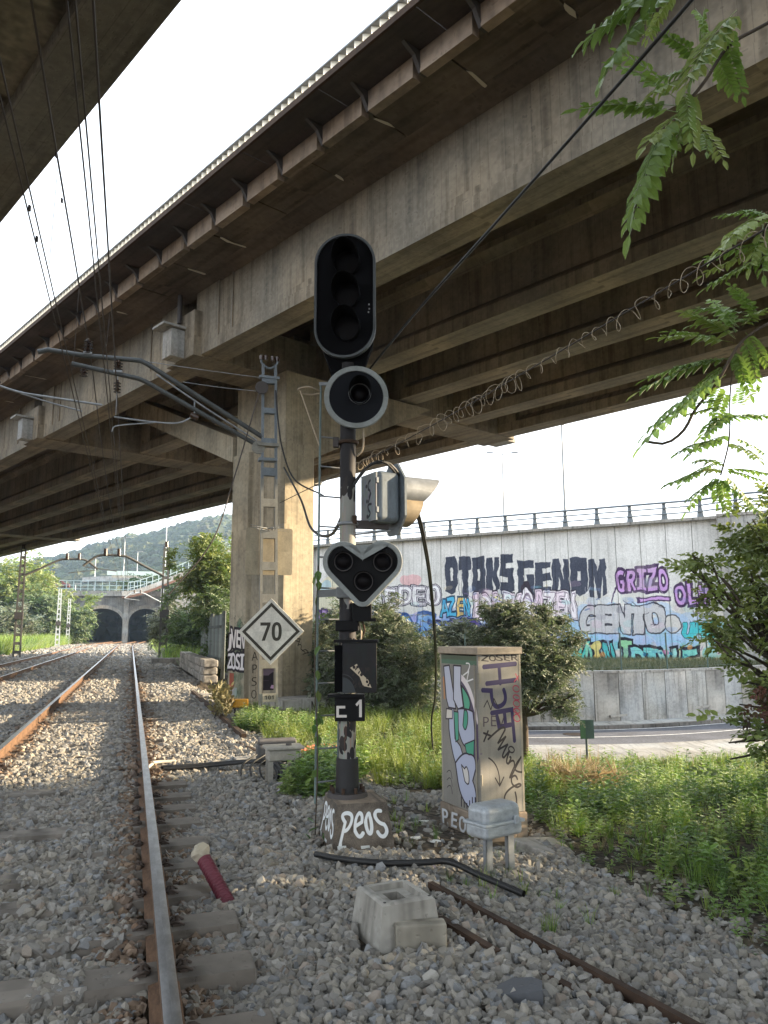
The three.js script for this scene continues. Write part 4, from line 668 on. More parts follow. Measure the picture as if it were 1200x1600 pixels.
  const quad = (a, b, y0, y1, m, name, parent, nrm, off = 0) => { // upright sheet with thickness
    const d = b.clone().sub(a), L = d.length(), g = new THREE.BoxGeometry(L, y1 - y0, .02); const o = uvm(g); const P = o.attributes.position, u = o.attributes.uv; for (let i = 0; i < P.count; i++) u.setXY(i, P.getX(i) / L + .5, (P.getY(i) + (y1 - y0) / 2) / (y1 - y0)); const me = mesh(name, o, m, parent); me.position.copy(a).add(b).multiplyScalar(.5); me.position.y = (y0 + y1) / 2; me.rotation.y = Math.atan2(-d.z, d.x); me.translateZ(off); return me; };
  const plain = std({ color: lin(.46, .42, .33), roughness: .7, map: paintTex });
  const inset = .012; const Bk = Lx.clone().add(Rx);
  const fc = quad(Lx, A, H0, H1 - .03, std({ map: tl, roughness: .65 }), 'door_panel', cab, 0, -.0); fc.translateZ(-.012);
  quad(A, Rx, H0, H1, std({ map: tr2, roughness: .65 }), 'side_panel', cab).translateZ(-.012);
  quad(Rx, Bk, H0, H1, plain, 'back_panel', cab); quad(Bk, Lx, H0, H1, plain, 'side_panel', cab);
  { const pr = (grow, y0, y1, m, name) => { const pts = [Lx, A, Rx, Bk], c = Bk.clone().multiplyScalar(.5); const s = new THREE.Shape(pts.map((p) => { const v = p.clone().sub(c); v.multiplyScalar(1 + grow / v.length()); v.add(c); return new THREE.Vector2(v.x, -v.z); })); const g = new THREE.ExtrudeGeometry(s, { depth: y1 - y0, bevelEnabled: true, bevelSize: .006, bevelThickness: .006, bevelSegments: 1 }); g.rotateX(-Math.PI / 2); g.translate(0, y0, 0); return mesh(name, uvm(g), m, cab); };
    pr(.02, H1 - .012, H1 + .04, std({ color: lin(.52, .43, .33), roughness: .8, map: paintTex }), 'roof'); pr(.018, -.3, H0 - .01, M.found, 'plinth'); pr(-.05, H0, H1 - .1, M.steelDark, 'carcass'); }
  const seam = mesh('door_edge', rod(A.clone().setY(H0).add(V3(-.03, 0, -.05)), A.clone().setY(H1 - .1).add(V3(-.03, 0, -.05)), .006, .006, 5), plain, cab); seam.position.set(.0, 0, .016);
  for (const y of [.45, .9, 1.3]) { const h = mesh('hinge', rod(V3(.004, y, .012), V3(.004, y + .09, .012), .012, .012, 8), plain, cab); }
  const pt = canvasTex(400, 128, (c, W, H) => { c.clearRect(0, 0, W, H); gtext(c, 'PEOS', .04 * W, .1 * H, .98 * W, .9 * H, { fill: '#c9ccd0', bold: false, fat: 5, join: 'round', over: .8, wob: .2 }); });
  const dec = mesh('sprayed_word', new THREE.PlaneGeometry(.66, .19), std({ map: pt, transparent: true, roughness: .9 }), cab); { const d = A.clone().sub(Lx); dec.position.copy(A).add(Lx).multiplyScalar(.5); dec.position.y = .09; dec.rotation.y = Math.atan2(-d.z, d.x); dec.translateZ(.042); }
}
// ---------- catenary mast and cantilever ----------
const ML = 14.85, MT = 2.52;
const maskin = (t, y) => TP(t, ML, y);
{
  const m0 = TP(MT, ML, 0);
  const ms = thing('catenary_mast', 'tapering steel lattice mast carrying the overhead line beside the concrete column', 'mast', [m0.x, 0, m0.z], TR);
  const topY = 6.95, bw = .16, tw = .125;
  const legm = std({ color: lin(.27, .265, .235), roughness: .7, map: paintTex }), legTop = M.galvBlue;
  for (const s of [-1, 1]) {
    const a = V3(s * bw, -.3, 0), b = V3(lerp(s * bw, s * tw, .66) - .1 * .66, 4.6, 0), c = V3(s * tw - .1, topY, 0);
    mesh('leg', bar(a, b, .05, .10, V3(0, 0, 1)), legm, ms); mesh('leg', bar(b, c, .045, .09, V3(0, 0, 1)), legTop, ms);
  }
  for (let i = 0; i < 11; i++) { const y = 1.02 + i * .62 - .62, f = y / topY; if (y < .2) continue; const w = lerp(bw, tw, f), x = -.1 * f; for (const z of [-.045, .045]) mesh('batten', bx(w * 2 - .01, y > 5 ? .11 : .16, .012, x, y, z), y > 4.6 ? legTop : legm, ms); }
  mesh('mast_foot', boxAB(-.3, -.35, -.3, .3, .02, .3, .02), M.found, ms);
  // yoke on top
  mesh('top_yoke', tube([V3(-.26, topY + .13, 0), V3(-.25, topY + .02, 0), V3(-.1, topY - .08, 0), V3(.05, topY + .02, 0), V3(.06, topY + .13, 0)], .026, 24, 6), legTop, ms);
  for (const x of [-.26, -.17, -.03, .06]) mesh('insulator', new THREE.CylinderGeometry(.045, .045, .09, 12).translate(x, topY + .13, 0), M.porcelain, ms);
  mesh('crosshead', bx(.40, .05, .14, -.1, topY - .28, 0), legTop, ms);
  // pulley and tension gear
  mesh('pulley', new THREE.CylinderGeometry(.13, .13, .06, 20).rotateX(Math.PI / 2).translate(-.26, 6.42, .1), M.steelDark, ms); mesh('pulley', new THREE.CylinderGeometry(.13, .13, .06, 20).rotateX(Math.PI / 2).translate(-.29, 5.22, .02), legm, ms);
  mesh('bracket', bx(.42, .06, .2, -.1, 5.28, 0), legm, ms); mesh('bracket', bx(.36, .06, .2, -.1, 4.98, 0), legTop, ms);
  for (const y of [3.62, 3.58]) mesh('anti_climb_spikes', merge(Array.from({ length: 8 }, (_, i) => rod(V3(-.05, y, 0), V3(-.05 + .36 * Math.cos(i * .8), y + .08 * Math.sin(i * 2.1), .3 * Math.sin(i * .8)), .007, .003, 4))), M.galv, ms);
  const q = (t, y) => V3(t - MT, y, 0);
  const armM = std({ color: lin(.075, .083, .085), roughness: .6, map: paintTex }); const arm = (pts, r, m, name = 'cantilever_tube') => mesh(name, merge([...pts.slice(1).map((p, i) => rod(pts[i], p, r, r, 10)), ...pts.slice(1, -1).map((p) => uvm(new THREE.SphereGeometry(r, 10, 8).translate(p.x, p.y, p.z)))]), m, ms);
  arm([q(2.31, 5.44), q(.06, 6.72), q(-.06, 6.77), q(-1.08, 6.76), q(-1.69, 6.80), q(-1.86, 6.74)], .047, armM); arm([q(2.25, 5.25), q(.06, 6.36), q(-.08, 6.41), q(-1.27, 6.58)], .045, armM);
  arm([q(2.2, 5.36), q(1.2, 5.93), q(.25, 6.52)], .018, M.galv, 'arm_brace');
  const ins = (t, y0, n, m = M.porcelain, r = .075) => { const g = []; for (let i = 0; i < n; i++) { g.push(new THREE.CylinderGeometry(r * .35, r, .035, 14).translate(t - MT, y0 + i * .058, 0)); g.push(new THREE.CylinderGeometry(r * .35, r * .35, .03, 10).translate(t - MT, y0 + i * .058 + .03, 0)); } mesh('insulator', merge(g.map((x) => uvm(x))), m, ms); };
  ins(-1.0, 6.82, 5, M.porcelain, .09); ins(-.45, 6.57, 3, M.porcelain, .085); ins(-.45, 6.12, 4, M.porcelain, .07); ins(-1.05, 6.38, 3);
  mesh('hanger', rod(q(-.45, 6.45), q(-.45, 6.35), .012, .012, 6), M.galv, ms); mesh('hanger', rod(q(-.45, 6.1), q(-.45, 5.65), .008, .008, 6), M.galv, ms);
  mesh('clamp', bx(.16, .05, .12, -1.0 - MT, 6.8, 0, .01), M.galv, ms); mesh('clamp', bx(.16, .05, .12, -.45 - MT, 6.5, 0, .01), M.galv, ms);
  // registration arms holding the contact wires
  mesh('steady_arm', tube([q(.94, 5.73), q(.7, 5.60), q(.2, 5.58), q(-.48, 5.62)], .018, 24, 6), M.galv, ms); mesh('steady_arm', tube([q(.25, 5.57), q(-.42, 5.45), q(-.48, 5.42), q(-.5, 5.33)], .014, 20, 6), M.galv, ms); mesh('insulator', new THREE.CylinderGeometry(.06, .06, .16, 12).rotateZ(1.2).translate(.98 - MT, 5.75, 0), M.porcelain, ms);
  mesh('drop_tube', rod(q(.98, 5.75), q(.98, 6.05), .016, .016, 6), M.galv, ms);
  mesh('steady_arm', tube([q(-4.1, 6.62), q(-2.9, 6.2), q(-2.18, 5.96), q(-1.6, 5.9), q(-.7, 5.83)], .022, 24, 6), M.galv, ms); mesh('steady_arm', tube([q(-2.1, 5.93), q(-1.6, 5.8), q(-1.04, 5.68)], .015, 20, 6), M.galv, ms); mesh('insulator', new THREE.CylinderGeometry(.06, .06, .2, 12).rotateZ(1.2).translate(-2.55 - MT, 6.1, 0), M.porcelain, ms); 
  mesh('stay_wire', tube([q(.09, 6.76), q(1.2, 6.70), q(2.28, 6.66)], .008, 16, 5), M.galv, ms); mesh('stay_wire', tube([q(.75, 6.42), q(1.5, 6.38), q(2.28, 6.37)], .008, 16, 5), M.galv, ms);
  // number plate
  const np = mesh('number_plate', bx(.25, .16, .012, 0, .40, .062), std({ color: lin(.34, .32, .26), roughness: .8, map: paintTex }), ms); mesh('lettering', letters('101', .17, .075, .003).translate(0, .405, .0685), M.signBlack, np);
  mesh('tag_patch', bx(.2, .5, .006, 0, .78, -.05), std({ map: canvasTex(128, 300, (c, W, H) => { c.fillStyle = '#6d5f74'; c.fillRect(0, 0, W, H); gtext(c, 'SW', 4, 20, W - 4, H * .5, { fill: '#b493b8', back: '#201a26', lw2: 26, wob: .4 }); gtext(c, 'WM', 2, H * .52, W - 2, H - 10, { fill: '#8c6fa0', back: '#1c1822', lw2: 28, wob: .4 }); }), roughness: .9 }), ms);
  // dangling cables of the mast
  mesh('cable', tube([V3(.02, 6.4, .08), V3(.1, 5.6, .1), V3(.16, 5.25, .1), V3(.35, 4.6, .3), V3(.75, 4.1, 1.2)], .016, 40, 6), M.rubber, ms);
  const wire2 = mesh('tension_rope', tube([V3(-.3, 6.35, .1), V3(-.75, 4.6, .1), V3(-1.15, 3.3, .1), V3(-1.9, 2.3, .1)], .014, 40, 6), M.wire, ms);
  mesh('back_sign', poly((() => { const s = new THREE.Shape(); const w = .46, h = .46, r = .05; s.moveTo(-w + r, -h); s.lineTo(w - r, -h); s.quadraticCurveTo(w, -h, w, -h + r); s.lineTo(w, h - r); s.quadraticCurveTo(w, h, w - r, h); s.lineTo(-w + r, h); s.quadraticCurveTo(-w, h, -w, h - r); s.lineTo(-w, -h + r); s.quadraticCurveTo(-w, -h, -w + r, -h); return s; })(), .02).translate(-.02, 3.18, -.12), std({ color: lin(.42, .36, .25), roughness: .7, map: paintTex }), ms);
}
{ // speed sign on the mast
  const p = TP(MT - .02, ML - .28, 1.63);
  const sg = thing('speed_sign', 'diamond shaped white sign with number seventy in front of the lattice mast', 'sign', [p.x, p.y, p.z], .06);
  const w = .61; const dia = (k) => [[0, k], [k, 0], [0, -k], [-k, 0]].map(([x, y]) => [x, y]).reverse();
  mesh('plate', poly(dia(w), .03, .004), M.white, sg);
  { const o = new THREE.Shape(dia(w * .885).map(([x, y]) => new THREE.Vector2(x, y))); o.holes.push(new THREE.Path(dia(w * .765).reverse().map(([x, y]) => new THREE.Vector2(x, y)))); mesh('border', poly(o, .004).translate(0, 0, .0305), M.signBlack, sg); }
  mesh('lettering', letters('70', .40, .35, .004).translate(0, 0, .0305), M.signBlack, sg);
  mesh('sticker', bx(.19, .38, .002, -.09, -.005, .0309), M.white, sg);
  mesh('fixing_bar', bx(.5, .05, .06, 0, .2, -.06), M.galv, sg); mesh('fixing_bar', bx(.5, .05, .06, 0, -.2, -.06), M.galv, sg);
}
// graffiti sprayed on the column (flat print on its track side)
{
  const cg = canvasTex(256, 512, (c, W, H) => { c.clearRect(0, 0, W, H); const q = rng(4); for (let i = 0; i < 40; i++) { c.fillStyle = `rgba(78,118,96,${.12 + .12 * q()})`; c.beginPath(); c.ellipse(W * (.35 + .55 * q()), H * (.06 + .9 * q()), 26, 40, q(), 0, 7); c.fill(); }
    gtext(c, 'JVEN', 4, H * .16, W - 4, H * .42, { fill: '#cfc8c4', back: '#241e22', lw2: 22, join: 'round', wob: .3, over: 1.25 }); gtext(c, 'ZOSI', 4, H * .43, W - 4, H * .66, { fill: '#cdc8c8', back: '#241e22', lw2: 22, join: 'round', wob: .25, over: 1.2 });
    c.fillStyle = 'rgba(150,78,60,.85)'; c.fillRect(W * .15, H * .68, W * .26, H * .18); c.fillStyle = 'rgba(190,190,190,.5)'; c.fillRect(W * .2, H * .84, W * .4, H * .1); c.fillStyle = 'rgba(40,34,32,.5)'; for (let i = 0; i < 30; i++) c.fillRect(W * q(), H * q() * .14, 3 + 6 * q(), 4 + 8 * q()); });
  const o = mesh('column_graffiti', new THREE.PlaneGeometry(.72, 2.0), std({ map: cg, transparent: true, roughness: .95 }), via); o.position.copy(V3(9.744, 1.05, -15.6)); o.rotation.y = -Math.PI / 2; o.userData.label = 'white outlined letters and green wash sprayed low on the column';
  const c2 = canvasTex(256, 384, (c, W, H) => { c.clearRect(0, 0, W, H); c.strokeStyle = 'rgba(34,28,30,.85)'; c.lineWidth = 9; c.lineCap = 'round'; c.beginPath(); c.moveTo(60, 20); c.lineTo(40, 70); c.lineTo(120, 80); c.lineTo(90, 150); c.quadraticCurveTo(150, 120, 130, 190); c.lineTo(190, 230); c.moveTo(20, 90); c.lineTo(110, 110); c.moveTo(150, 210); c.quadraticCurveTo(220, 180, 230, 240); c.moveTo(160, 250); c.lineTo(240, 230); c.stroke(); });
  const d = mesh('column_graffiti', new THREE.PlaneGeometry(.5, .75), std({ map: c2, transparent: true, roughness: .95 }), via); d.position.set(10.3, 1.25, -13.854); d.rotation.y = 0; d.userData.label = 'small black scribble sprayed on the column';
  const c3 = canvasTex(128, 512, (c, W, H) => { c.clearRect(0, 0, W, H); for (let i = 0; i < 6; i++) gtext(c, 'VKAPSO'[i], 20, 10 + i * 84, 108, 84 + i * 84, { fill: 'rgba(38,30,26,.8)', bold: false, wob: .6 }); });
  const e = mesh('column_graffiti', new THREE.PlaneGeometry(.3, 1.7), std({ map: c3, transparent: true, roughness: .95 }), via); e.position.set(9.834, .95, -14.95); e.rotation.y = -Math.PI / 2; e.userData.label = 'column of black tags sprayed near the corner';
  const c4 = canvasTex(256, 96, (c, W, H) => { c.clearRect(0, 0, W, H); gtext(c, 'MLRKS', 6, 10, W - 6, H - 10, { fill: 'rgba(50,42,36,.75)', bold: false, fat: 4, wob: .3, over: .9 }); });
  const f = mesh('footing_graffiti', new THREE.PlaneGeometry(.9, .26), std({ map: c4, transparent: true, roughness: .95 }), via); f.position.set(10.45, .12, -13.094); f.userData.label = 'dark letters sprayed on the footing of the column';
}
// ---------- overhead wires ----------
{
  const G0 = 'overhead wires above the nearest track';
  const run = (name, label, t, y, r, sag = .35, m = M.wire) => { const pts = []; for (let l = -8; l <= 150; l += 4) { const k = ((l - ML) / 38) % 1, f = k < 0 ? k + 1 : k; pts.push(TP(curveT(t, l), l, y - sag * 4 * f * (1 - f))); } return single(name, tube(pts, r, 160, 5), m, label, 'wire', G0); };
  run('messenger_wire', 'uppermost sagging carrier wire resting on the top insulator of the cantilever', -1.0, 7.08, .012, .5);
  run('messenger_wire', 'lower carrier wire hanging from the string insulator under the cantilever', -.45, 6.12, .011, .1);
  run('contact_wire', 'contact wire held by the pale steady arm, first of a pair', -.56, 5.60, .008, .04); run('contact_wire', 'contact wire held by the pale steady arm, second of a pair', -.51, 5.60, .008, .04);
  run('contact_wire', 'contact wire farthest from the mast, first of a pair', -1.04, 5.58, .008, .04); run('contact_wire', 'contact wire farthest from the mast, second of a pair', -1.10, 5.58, .008, .04);
  for (const [t, y0, y1, l] of [[-1.02, 5.58, 6.72, 8.6], [-1.02, 5.58, 6.9, 12.2], [-1.05, 5.58, 6.75, 20], [-1.05, 5.58, 6.6, 26], [-.5, 5.6, 6.1, 11], [-.5, 5.6, 6.08, 19], [-.5, 5.6, 6.05, 27], [-1.05, 5.58, 6.6, 33], [-.5, 5.6, 6.04, 36]]) single('dropper_wire', rod(TP(t, l, y0), TP(t + .02, l, y1), .004, .004, 4), M.wire, 'thin vertical dropper joining carrier and contact wire', 'wire', 'droppers of the overhead line');
  for (const [t, y, l] of [[-1.0, 6.78, 8.4], [-1.0, 6.7, 9.2], [-1.08, 5.58, 8.0], [-1.08, 5.58, 7.4], [-.45, 6.05, 9.5]]) single('wire_clamp', bx(.02, .06, .035, 0, 0, 0, .006).translate(...TP(t, l, y - .02).toArray()), M.wire, 'small dark clamp on an overhead wire', 'clamp', 'clamps on the overhead wires');
}
// coil of wire round a stretched cable
{
  const a = V3(-2.02, 4.09, -14.7), b = V3(3.1, 4.46, -4.3); const q = rng(55);
  const o = thing('coiled_cable', 'stretched cable wound with loose curls of pale wire below the viaduct', 'cable', [0, 0, 0]);
  mesh('cable', tube([a, a.clone().lerp(b, .5).add(V3(0, -.12, 0)), b], .008, 40, 6), M.wire, o);
  const at = (f) => { const p = a.clone().lerp(b, f); p.y -= .12 * 4 * f * (1 - f) * 1.0; return p; };
  const pts = []; const dir = b.clone().sub(a).normalize(), sx = dir.clone().cross(V3(0, 1, 0)).normalize(), sy = sx.clone().cross(dir);
  let ph = 0; for (let f = .27; f < .97; f += .0011) { const dens = .85 + .9 * sm(f, .68, .8) + 1.9 * Math.exp(-Math.pow((f - .36) / .03, 2)) + 1.5 * Math.exp(-Math.pow((f - .62) / .09, 2)) + .25 * Math.sin(f * 60); ph += Math.max(.03, dens) * .26; const r = .05 + .06 * Math.abs(n2(f * 22, 2)) + .03 * Math.max(0, n2(f * 90, 5)); const p = at(f).addScaledVector(sx, Math.cos(ph) * r * .8).addScaledVector(sy, Math.sin(ph + .6 * n2(f * 60, 9)) * r - r * .35).addScaledVector(dir, .04 * n2(f * 70, 3)); pts.push(p); }
  mesh('curled_wire', tube(pts, .0032, 2400, 4), M.wirePale, o);
  single('black_cable', tube([V3(-.13, 3.86, -6.45), V3(.21, 4.05, -5.8), V3(.8, 4.28, -4.6), V3(1.47, 4.54, -3.2), V3(2.3, 4.9, -1.4)], .010, 60, 6), M.rubber, 'thin black cable running up from the oval signal head past the leaves', 'cable');
  single('hanging_cable', tube([V3(-1.8, 4.55, -13.6), V3(-1.35, 3.75, -12.2), V3(-.95, 2.95, -10), V3(-.55, 2.62, -8), V3(-.30, 2.72, -6.5)], .017, 50, 7), M.rubber, 'slack black cable swinging from the lattice mast to the signal mast', 'cable');
}
// ---------- small trackside things ----------
const metalBox = new THREE.MeshPhysicalMaterial({ color: lin(.52, .56, .59), metalness: .25, roughness: .45, map: paintTex, clearcoat: .1 });
{
  const o = thing('junction_box', 'grey cast metal junction box on two legs beside the cabinet', 'box', [.77, -.13, -5.75], .62);
  mesh('case', new RoundedBoxGeometry(.36, .10, .22, 3, .03).translate(0, .36, 0), metalBox, o); mesh('lid', [new RoundedBoxGeometry(.35, .14, .21, 4, .05).translate(0, .46, 0), new RoundedBoxGeometry(.385, .025, .245, 2, .01).translate(0, .405, 0)], metalBox, o);
  mesh('latch', bx(.04, .06, .02, .1, .42, .125, .006), metalBox, o); mesh('latch', bx(.02, .05, .03, .185, .42, .0, .006), metalBox, o);
  for (const [x, z] of [[-.09, .04], [.12, .04]]) mesh('leg', [boxAB(x - .03, -.25, z - .004, x + .03, .32, z + .004), boxAB(x - .03, -.25, z - .03, x - .022, .32, z + .004)], M.galv, o);
}
{
  const o = thing('cable_pit_block', 'pale concrete block with a rectangular hole in its top, lying on the ballast', 'concrete block', [.05, -.06, -4.46], .42);
  // tapered block with recessed top and shaft
  const b = .19, t = .152, bd = .205, tdp = .172, h = .27, ri = .108, rd = .128, hi = .045, hd = .075; const q8 = (w, d, y) => [[-w, y, d], [w, y, d], [w, y, -d], [-w, y, -d]];
  const rings = [q8(b, bd, -.2), q8(b, bd, 0), q8(t, tdp, h - .01), q8(t - .012, tdp - .012, h), q8(ri, rd, h), q8(ri - .008, rd - .008, h - .03), q8(hi, hd, h - .03), q8(hi - .01, hd - .01, h - .25)]; const P = [], I = []; rings.forEach((r) => r.forEach((v) => P.push(...v))); for (let k = 0; k + 1 < rings.length; k++) for (let i = 0; i < 4; i++) { const a = k * 4 + i, b2 = k * 4 + (i + 1) % 4; I.push(a, b2, a + 4, b2, b2 + 4, a + 4); } const kk = (rings.length - 1) * 4; I.push(kk, kk + 1, kk + 2, kk, kk + 2, kk + 3);
  let g = new THREE.BufferGeometry(); g.setAttribute('position', new THREE.Float32BufferAttribute(P, 3)); g.setIndex(I); g = g.toNonIndexed(); g.computeVertexNormals(); mesh('block_body', uvm(g), M.newConcrete, o);
  for (const [x, z] of [[-.13, .15], [.13, .15], [.13, -.15], [-.13, -.15]]) mesh('bolt_hole', new THREE.CylinderGeometry(.008, .008, .004, 10).translate(x, h + .001, z), M.steelDark, o);
  single('concrete_lump', bx(.27, .20, .09, 0, .03, 0, .014).rotateY(.12).translate(.175, -.01, -4.27), std({ color: lin(.42, .40, .34), map: cTexB, bumpMap: bumpTex, bumpScale: .01, roughness: .95 }), 'rough slab of concrete leaning against the pierced block', 'concrete block');
}
{ // buried rusty rails
  const rp = (a, b, lab, w = .055, h = .06) => { w *= .75; h *= .8; const m = []; m.push(bar(a, b, w, h)); m.push(bar(a.clone().setY(a.y - .05), b.clone().setY(b.y - .05), w * .4, .1)); return single('rusty_rail', m, M.rustDark, lab, 'rail', 'old rails half buried in the ballast'); };
  rp(V3(.28, .02, -5.18), V3(1.3, -.02, -3.42), 'long rusty rail half buried in ballast beside the pierced block', .05, .05); rp(V3(.26, .025, -4.62), V3(.56, -.005, -4.16), 'short rusty bar poking from behind the concrete slab', .06, .06); rp(V3(.74, -.012, -3.95), V3(.9, -.02, -3.72), 'rusty bar end between stones beside the slate', .055, .05);
  const a = TP(1.62, 21.5, .07), b = TP(1.72, 12.3, .03); rp(a, b, 'loose length of rusty rail lying along the far ballast', .10, .10);
  rp(V3(-2.15, .02, -11.6), V3(-1.75, .0, -10.9), 'bent rusty bar end beside the bundle of black cables', .07, .05);
}
single('slate_stone', (() => { const q = rng(9), pts = []; for (let i = 0; i < 14; i++) { const a = i / 14 * 6.28; if (i % 2) continue; const k = .8 + .5 * q(); pts.push(V3(Math.cos(a) * .105 * k, .018 + .02 * Math.cos(a), Math.sin(a) * .08 * k)); pts.push(V3(Math.cos(a) * .11 * k, -.06, Math.sin(a) * .085 * k)); } const g = new ConvexGeometry(pts); g.translate(.6, .022, -3.72); return uvm(g); })(), std({ color: lin(.085, .09, .10), roughness: .6, bumpMap: bumpTex, bumpScale: .004 }), 'large flat dark slate stone lying on the ballast', 'stone');
{ // red corrugated conduit
  const a = V3(-.95, -.03, -4.97), b = V3(-1.18, .19, -5.22), d = b.clone().sub(a), L = d.length(); const pr = []; for (let i = 0; i <= 66; i++) pr.push(new THREE.Vector2(.042 + .005 * Math.sin(i / 66 * 19 * 6.283), i / 66 * L)); const g = new THREE.LatheGeometry(pr, 18); g.applyQuaternion(new THREE.Quaternion().setFromUnitVectors(V3(0, 1, 0), d.clone().normalize())); g.translate(a.x, a.y, a.z);
  const o = thing('conduit_pipe', 'dark red corrugated conduit pipe sticking out of the ballast', 'pipe', [0, 0, 0]); mesh('pipe', uvm(g), std({ color: lin(.13, .022, .036), roughness: .6 }), o);
  const cap = new THREE.IcosahedronGeometry(.062, 2); { const p = cap.attributes.position; for (let i = 0; i < p.count; i++) { const v = V3().fromBufferAttribute(p, i), k = 1 + 5 * n3(v.x * 18, v.y * 18, v.z * 18) * .05; p.setXYZ(i, v.x * k * 1.0, v.y * k * .9, v.z * k); } cap.computeVertexNormals(); } cap.translate(b.x - .01, b.y + .02, b.z); mesh('foam_plug', uvm(cap), std({ color: lin(.38, .34, .26), roughness: 1, bumpMap: bumpTex, bumpScale: .01 }), o);
}
single('black_hose', tube([V3(-.50, .04, -5.80), V3(-.3, .055, -5.62), V3(0, .055, -5.52), V3(.25, .05, -5.55), V3(.42, .055, -5.55), V3(.62, .02, -5.36), V3(.86, -.02, -5.12)], .022, 60, 8), M.rubber, 'thick black hose lying across the ballast in front of the signal', 'hose');
single('cable_end', tube([V3(.38, .03, -5.62), V3(.44, .055, -5.58), V3(.52, .03, -5.5)], .016, 16, 7), M.rubber, 'frayed black cable end taped to the hose', 'cable');
{ // litter
  const lit = (x, z, w, d, h, col, lab, seed) => { const q = rng(seed), pts = []; for (let i = 0; i < 12; i++) pts.push(V3((q() - .5) * w, q() * h, (q() - .5) * d)); const g = new ConvexGeometry(pts); g.translate(x, G(x, z) + .012, z); single('litter', uvm(g), std({ color: lin(...col), roughness: .8 }), lab, 'litter', 'scraps of litter'); };
  single('paper_lid', new THREE.CylinderGeometry(.045, .045, .006, 20).translate(.40, G(.4, -6.55) + .012, -6.55), std({ color: lin(.75, .75, .72), roughness: .7 }), 'small round white lid on the bare earth', 'litter');
  lit(.22, -6.5, .12, .08, .03, [.62, .62, .62], 'crumpled pale wrapper beside the white lid', 1); lit(.14, -6.62, .06, .05, .03, [.4, .34, .46], 'small violet wrapper beside the foundation', 2); lit(.31, -5.72, .10, .08, .05, [.6, .48, .5], 'crumpled pink tissue behind the black hose', 3); lit(.43, -6.35, .05, .05, .05, [.12, .11, .10], 'small dark cube of debris on the bare earth', 4); lit(.36, -7.3, .14, .06, .03, [.5, .5, .46], 'torn grey paper near the cabinet plinth', 5); lit(.13, -5.22, .05, .05, .05, [.5, .3, .17], 'orange brown stone chip behind the pierced block', 6);
}
{ // grey distribution box on legs and the cable bundle
  const o = thing('cable_box', 'low beige metal cable box standing on thin legs among black cables', 'box', [-1.12, -.04, -8.75], .3);
  const gm = std({ color: lin(.42, .40, .35), roughness: .7, map: paintTex });
  mesh('case', bx(.36, .12, .26, 0, .33, 0, .02), gm, o); mesh('lid', bx(.42, .03, .31, 0, .405, 0, .01), gm, o); mesh('lid_knob', new THREE.CylinderGeometry(.03, .035, .02, 12).translate(.06, .43, 0), M.steelDark, o);
  for (const [x, z] of [[-.15, .1], [.16, .1], [.16, -.1], [-.15, -.1]]) mesh('leg', boxAB(x - .025, -.2, z - .006, x + .025, .3, z + .006), gm, o);
  mesh('side_leg', boxAB(.26, -.2, -.1, .34, .2, -.06), gm, o);
  const c = thing('battery_box', 'dark grey rounded box lying behind the beige cable box', 'box', [-1.32, -.03, -9.7], .2); mesh('case', new RoundedBoxGeometry(.5, .22, .3, 2, .05).translate(0, .2, 0), std({ color: lin(.12, .12, .12), roughness: .8, map: paintTex }), c);
  mesh('lid', new RoundedBoxGeometry(.46, .05, .26, 2, .02).translate(0, .33, 0), std({ color: lin(.16, .15, .145), roughness: .8, map: paintTex }), c);
  const q = rng(71); for (let i = 0; i < 9; i++) { const dy = .03 * q(), dz = .16 * (q() - .5); single('track_cable', tube([V3(-2.62 + .1 * q(), .05 + .04 * q(), -9.25 + dz), V3(-2.4, .05 + dy, -9.3 + dz), V3(-2.0, .06 + dy, -9.42 + dz), V3(-1.6, .10 + dy, -9.35 + dz * .6), V3(-1.35 + .2 * q(), .14, -9.1 + dz), V3(-1.2 + .15 * q(), .02 - .1 * q(), -8.9 + .3 * q())], .012 + .006 * q(), 50, 7), M.rubber, 'black track cable in the bundle crossing to the beige box', 'cable', 'bundle of black track cables'); }
  for (let i = 0; i < 5; i++) single('loose_cable', tube([V3(-1.5 + .1 * i, .2, -9.3), V3(-1.62 + .1 * i, .12, -9.05), V3(-1.55 + .12 * i, -.02, -8.8), V3(-1.4 + .12 * i, -.05, -8.72 - .1 * q())], .013, 24, 6), M.rubber, 'short black cable curling down beside the beige box', 'cable', 'loose cables under the beige box');
  single('cable_elbow', tube([V3(-2.75, .05, -9.0), V3(-2.72, .1, -9.3), V3(-2.78, .06, -9.7), V3(-2.6, .04, -9.9)], .02, 24, 7), std({ color: lin(.4, .37, .32), roughness: .8 }), 'pale bent cable beside the rail', 'cable');
  single('orange_pipe', tube([V3(-1.15, .07, -10.55), V3(-.9, .06, -10.8), V3(-.65, .05, -11.0)], .05, 16, 10), std({ color: lin(.45, .13, .07), roughness: .7 }), 'faded orange pipe lying behind the ladder', 'pipe');
}
{ // yellow track box
  const p = TP(1.98, ML + .25, 0); const o = thing('track_magnet_box', 'small bright yellow box on a short white post beside the lattice mast', 'box', [p.x, 0, p.z], .1);
  mesh('case', bx(.38, .15, .22, 0, .29, 0, .02), std({ color: lin(.75, .36, .015), roughness: .5, map: paintTex }), o); mesh('base_plate', bx(.4, .02, .24, 0, .205, 0), M.steelDark, o); mesh('post', bx(.08, .3, .06, .08, .05, 0), M.white, o); mesh('cable', tube([V3(-.05, .2, .05), V3(-.02, .05, .12), V3(.15, -.02, .2)], .016, 16, 6), M.rubber, o); mesh('cable', tube([V3(-.2, .2, .05), V3(-.36, .18, .08), V3(-.42, .02, .1)], .013, 16, 6), M.rubber, o);
}
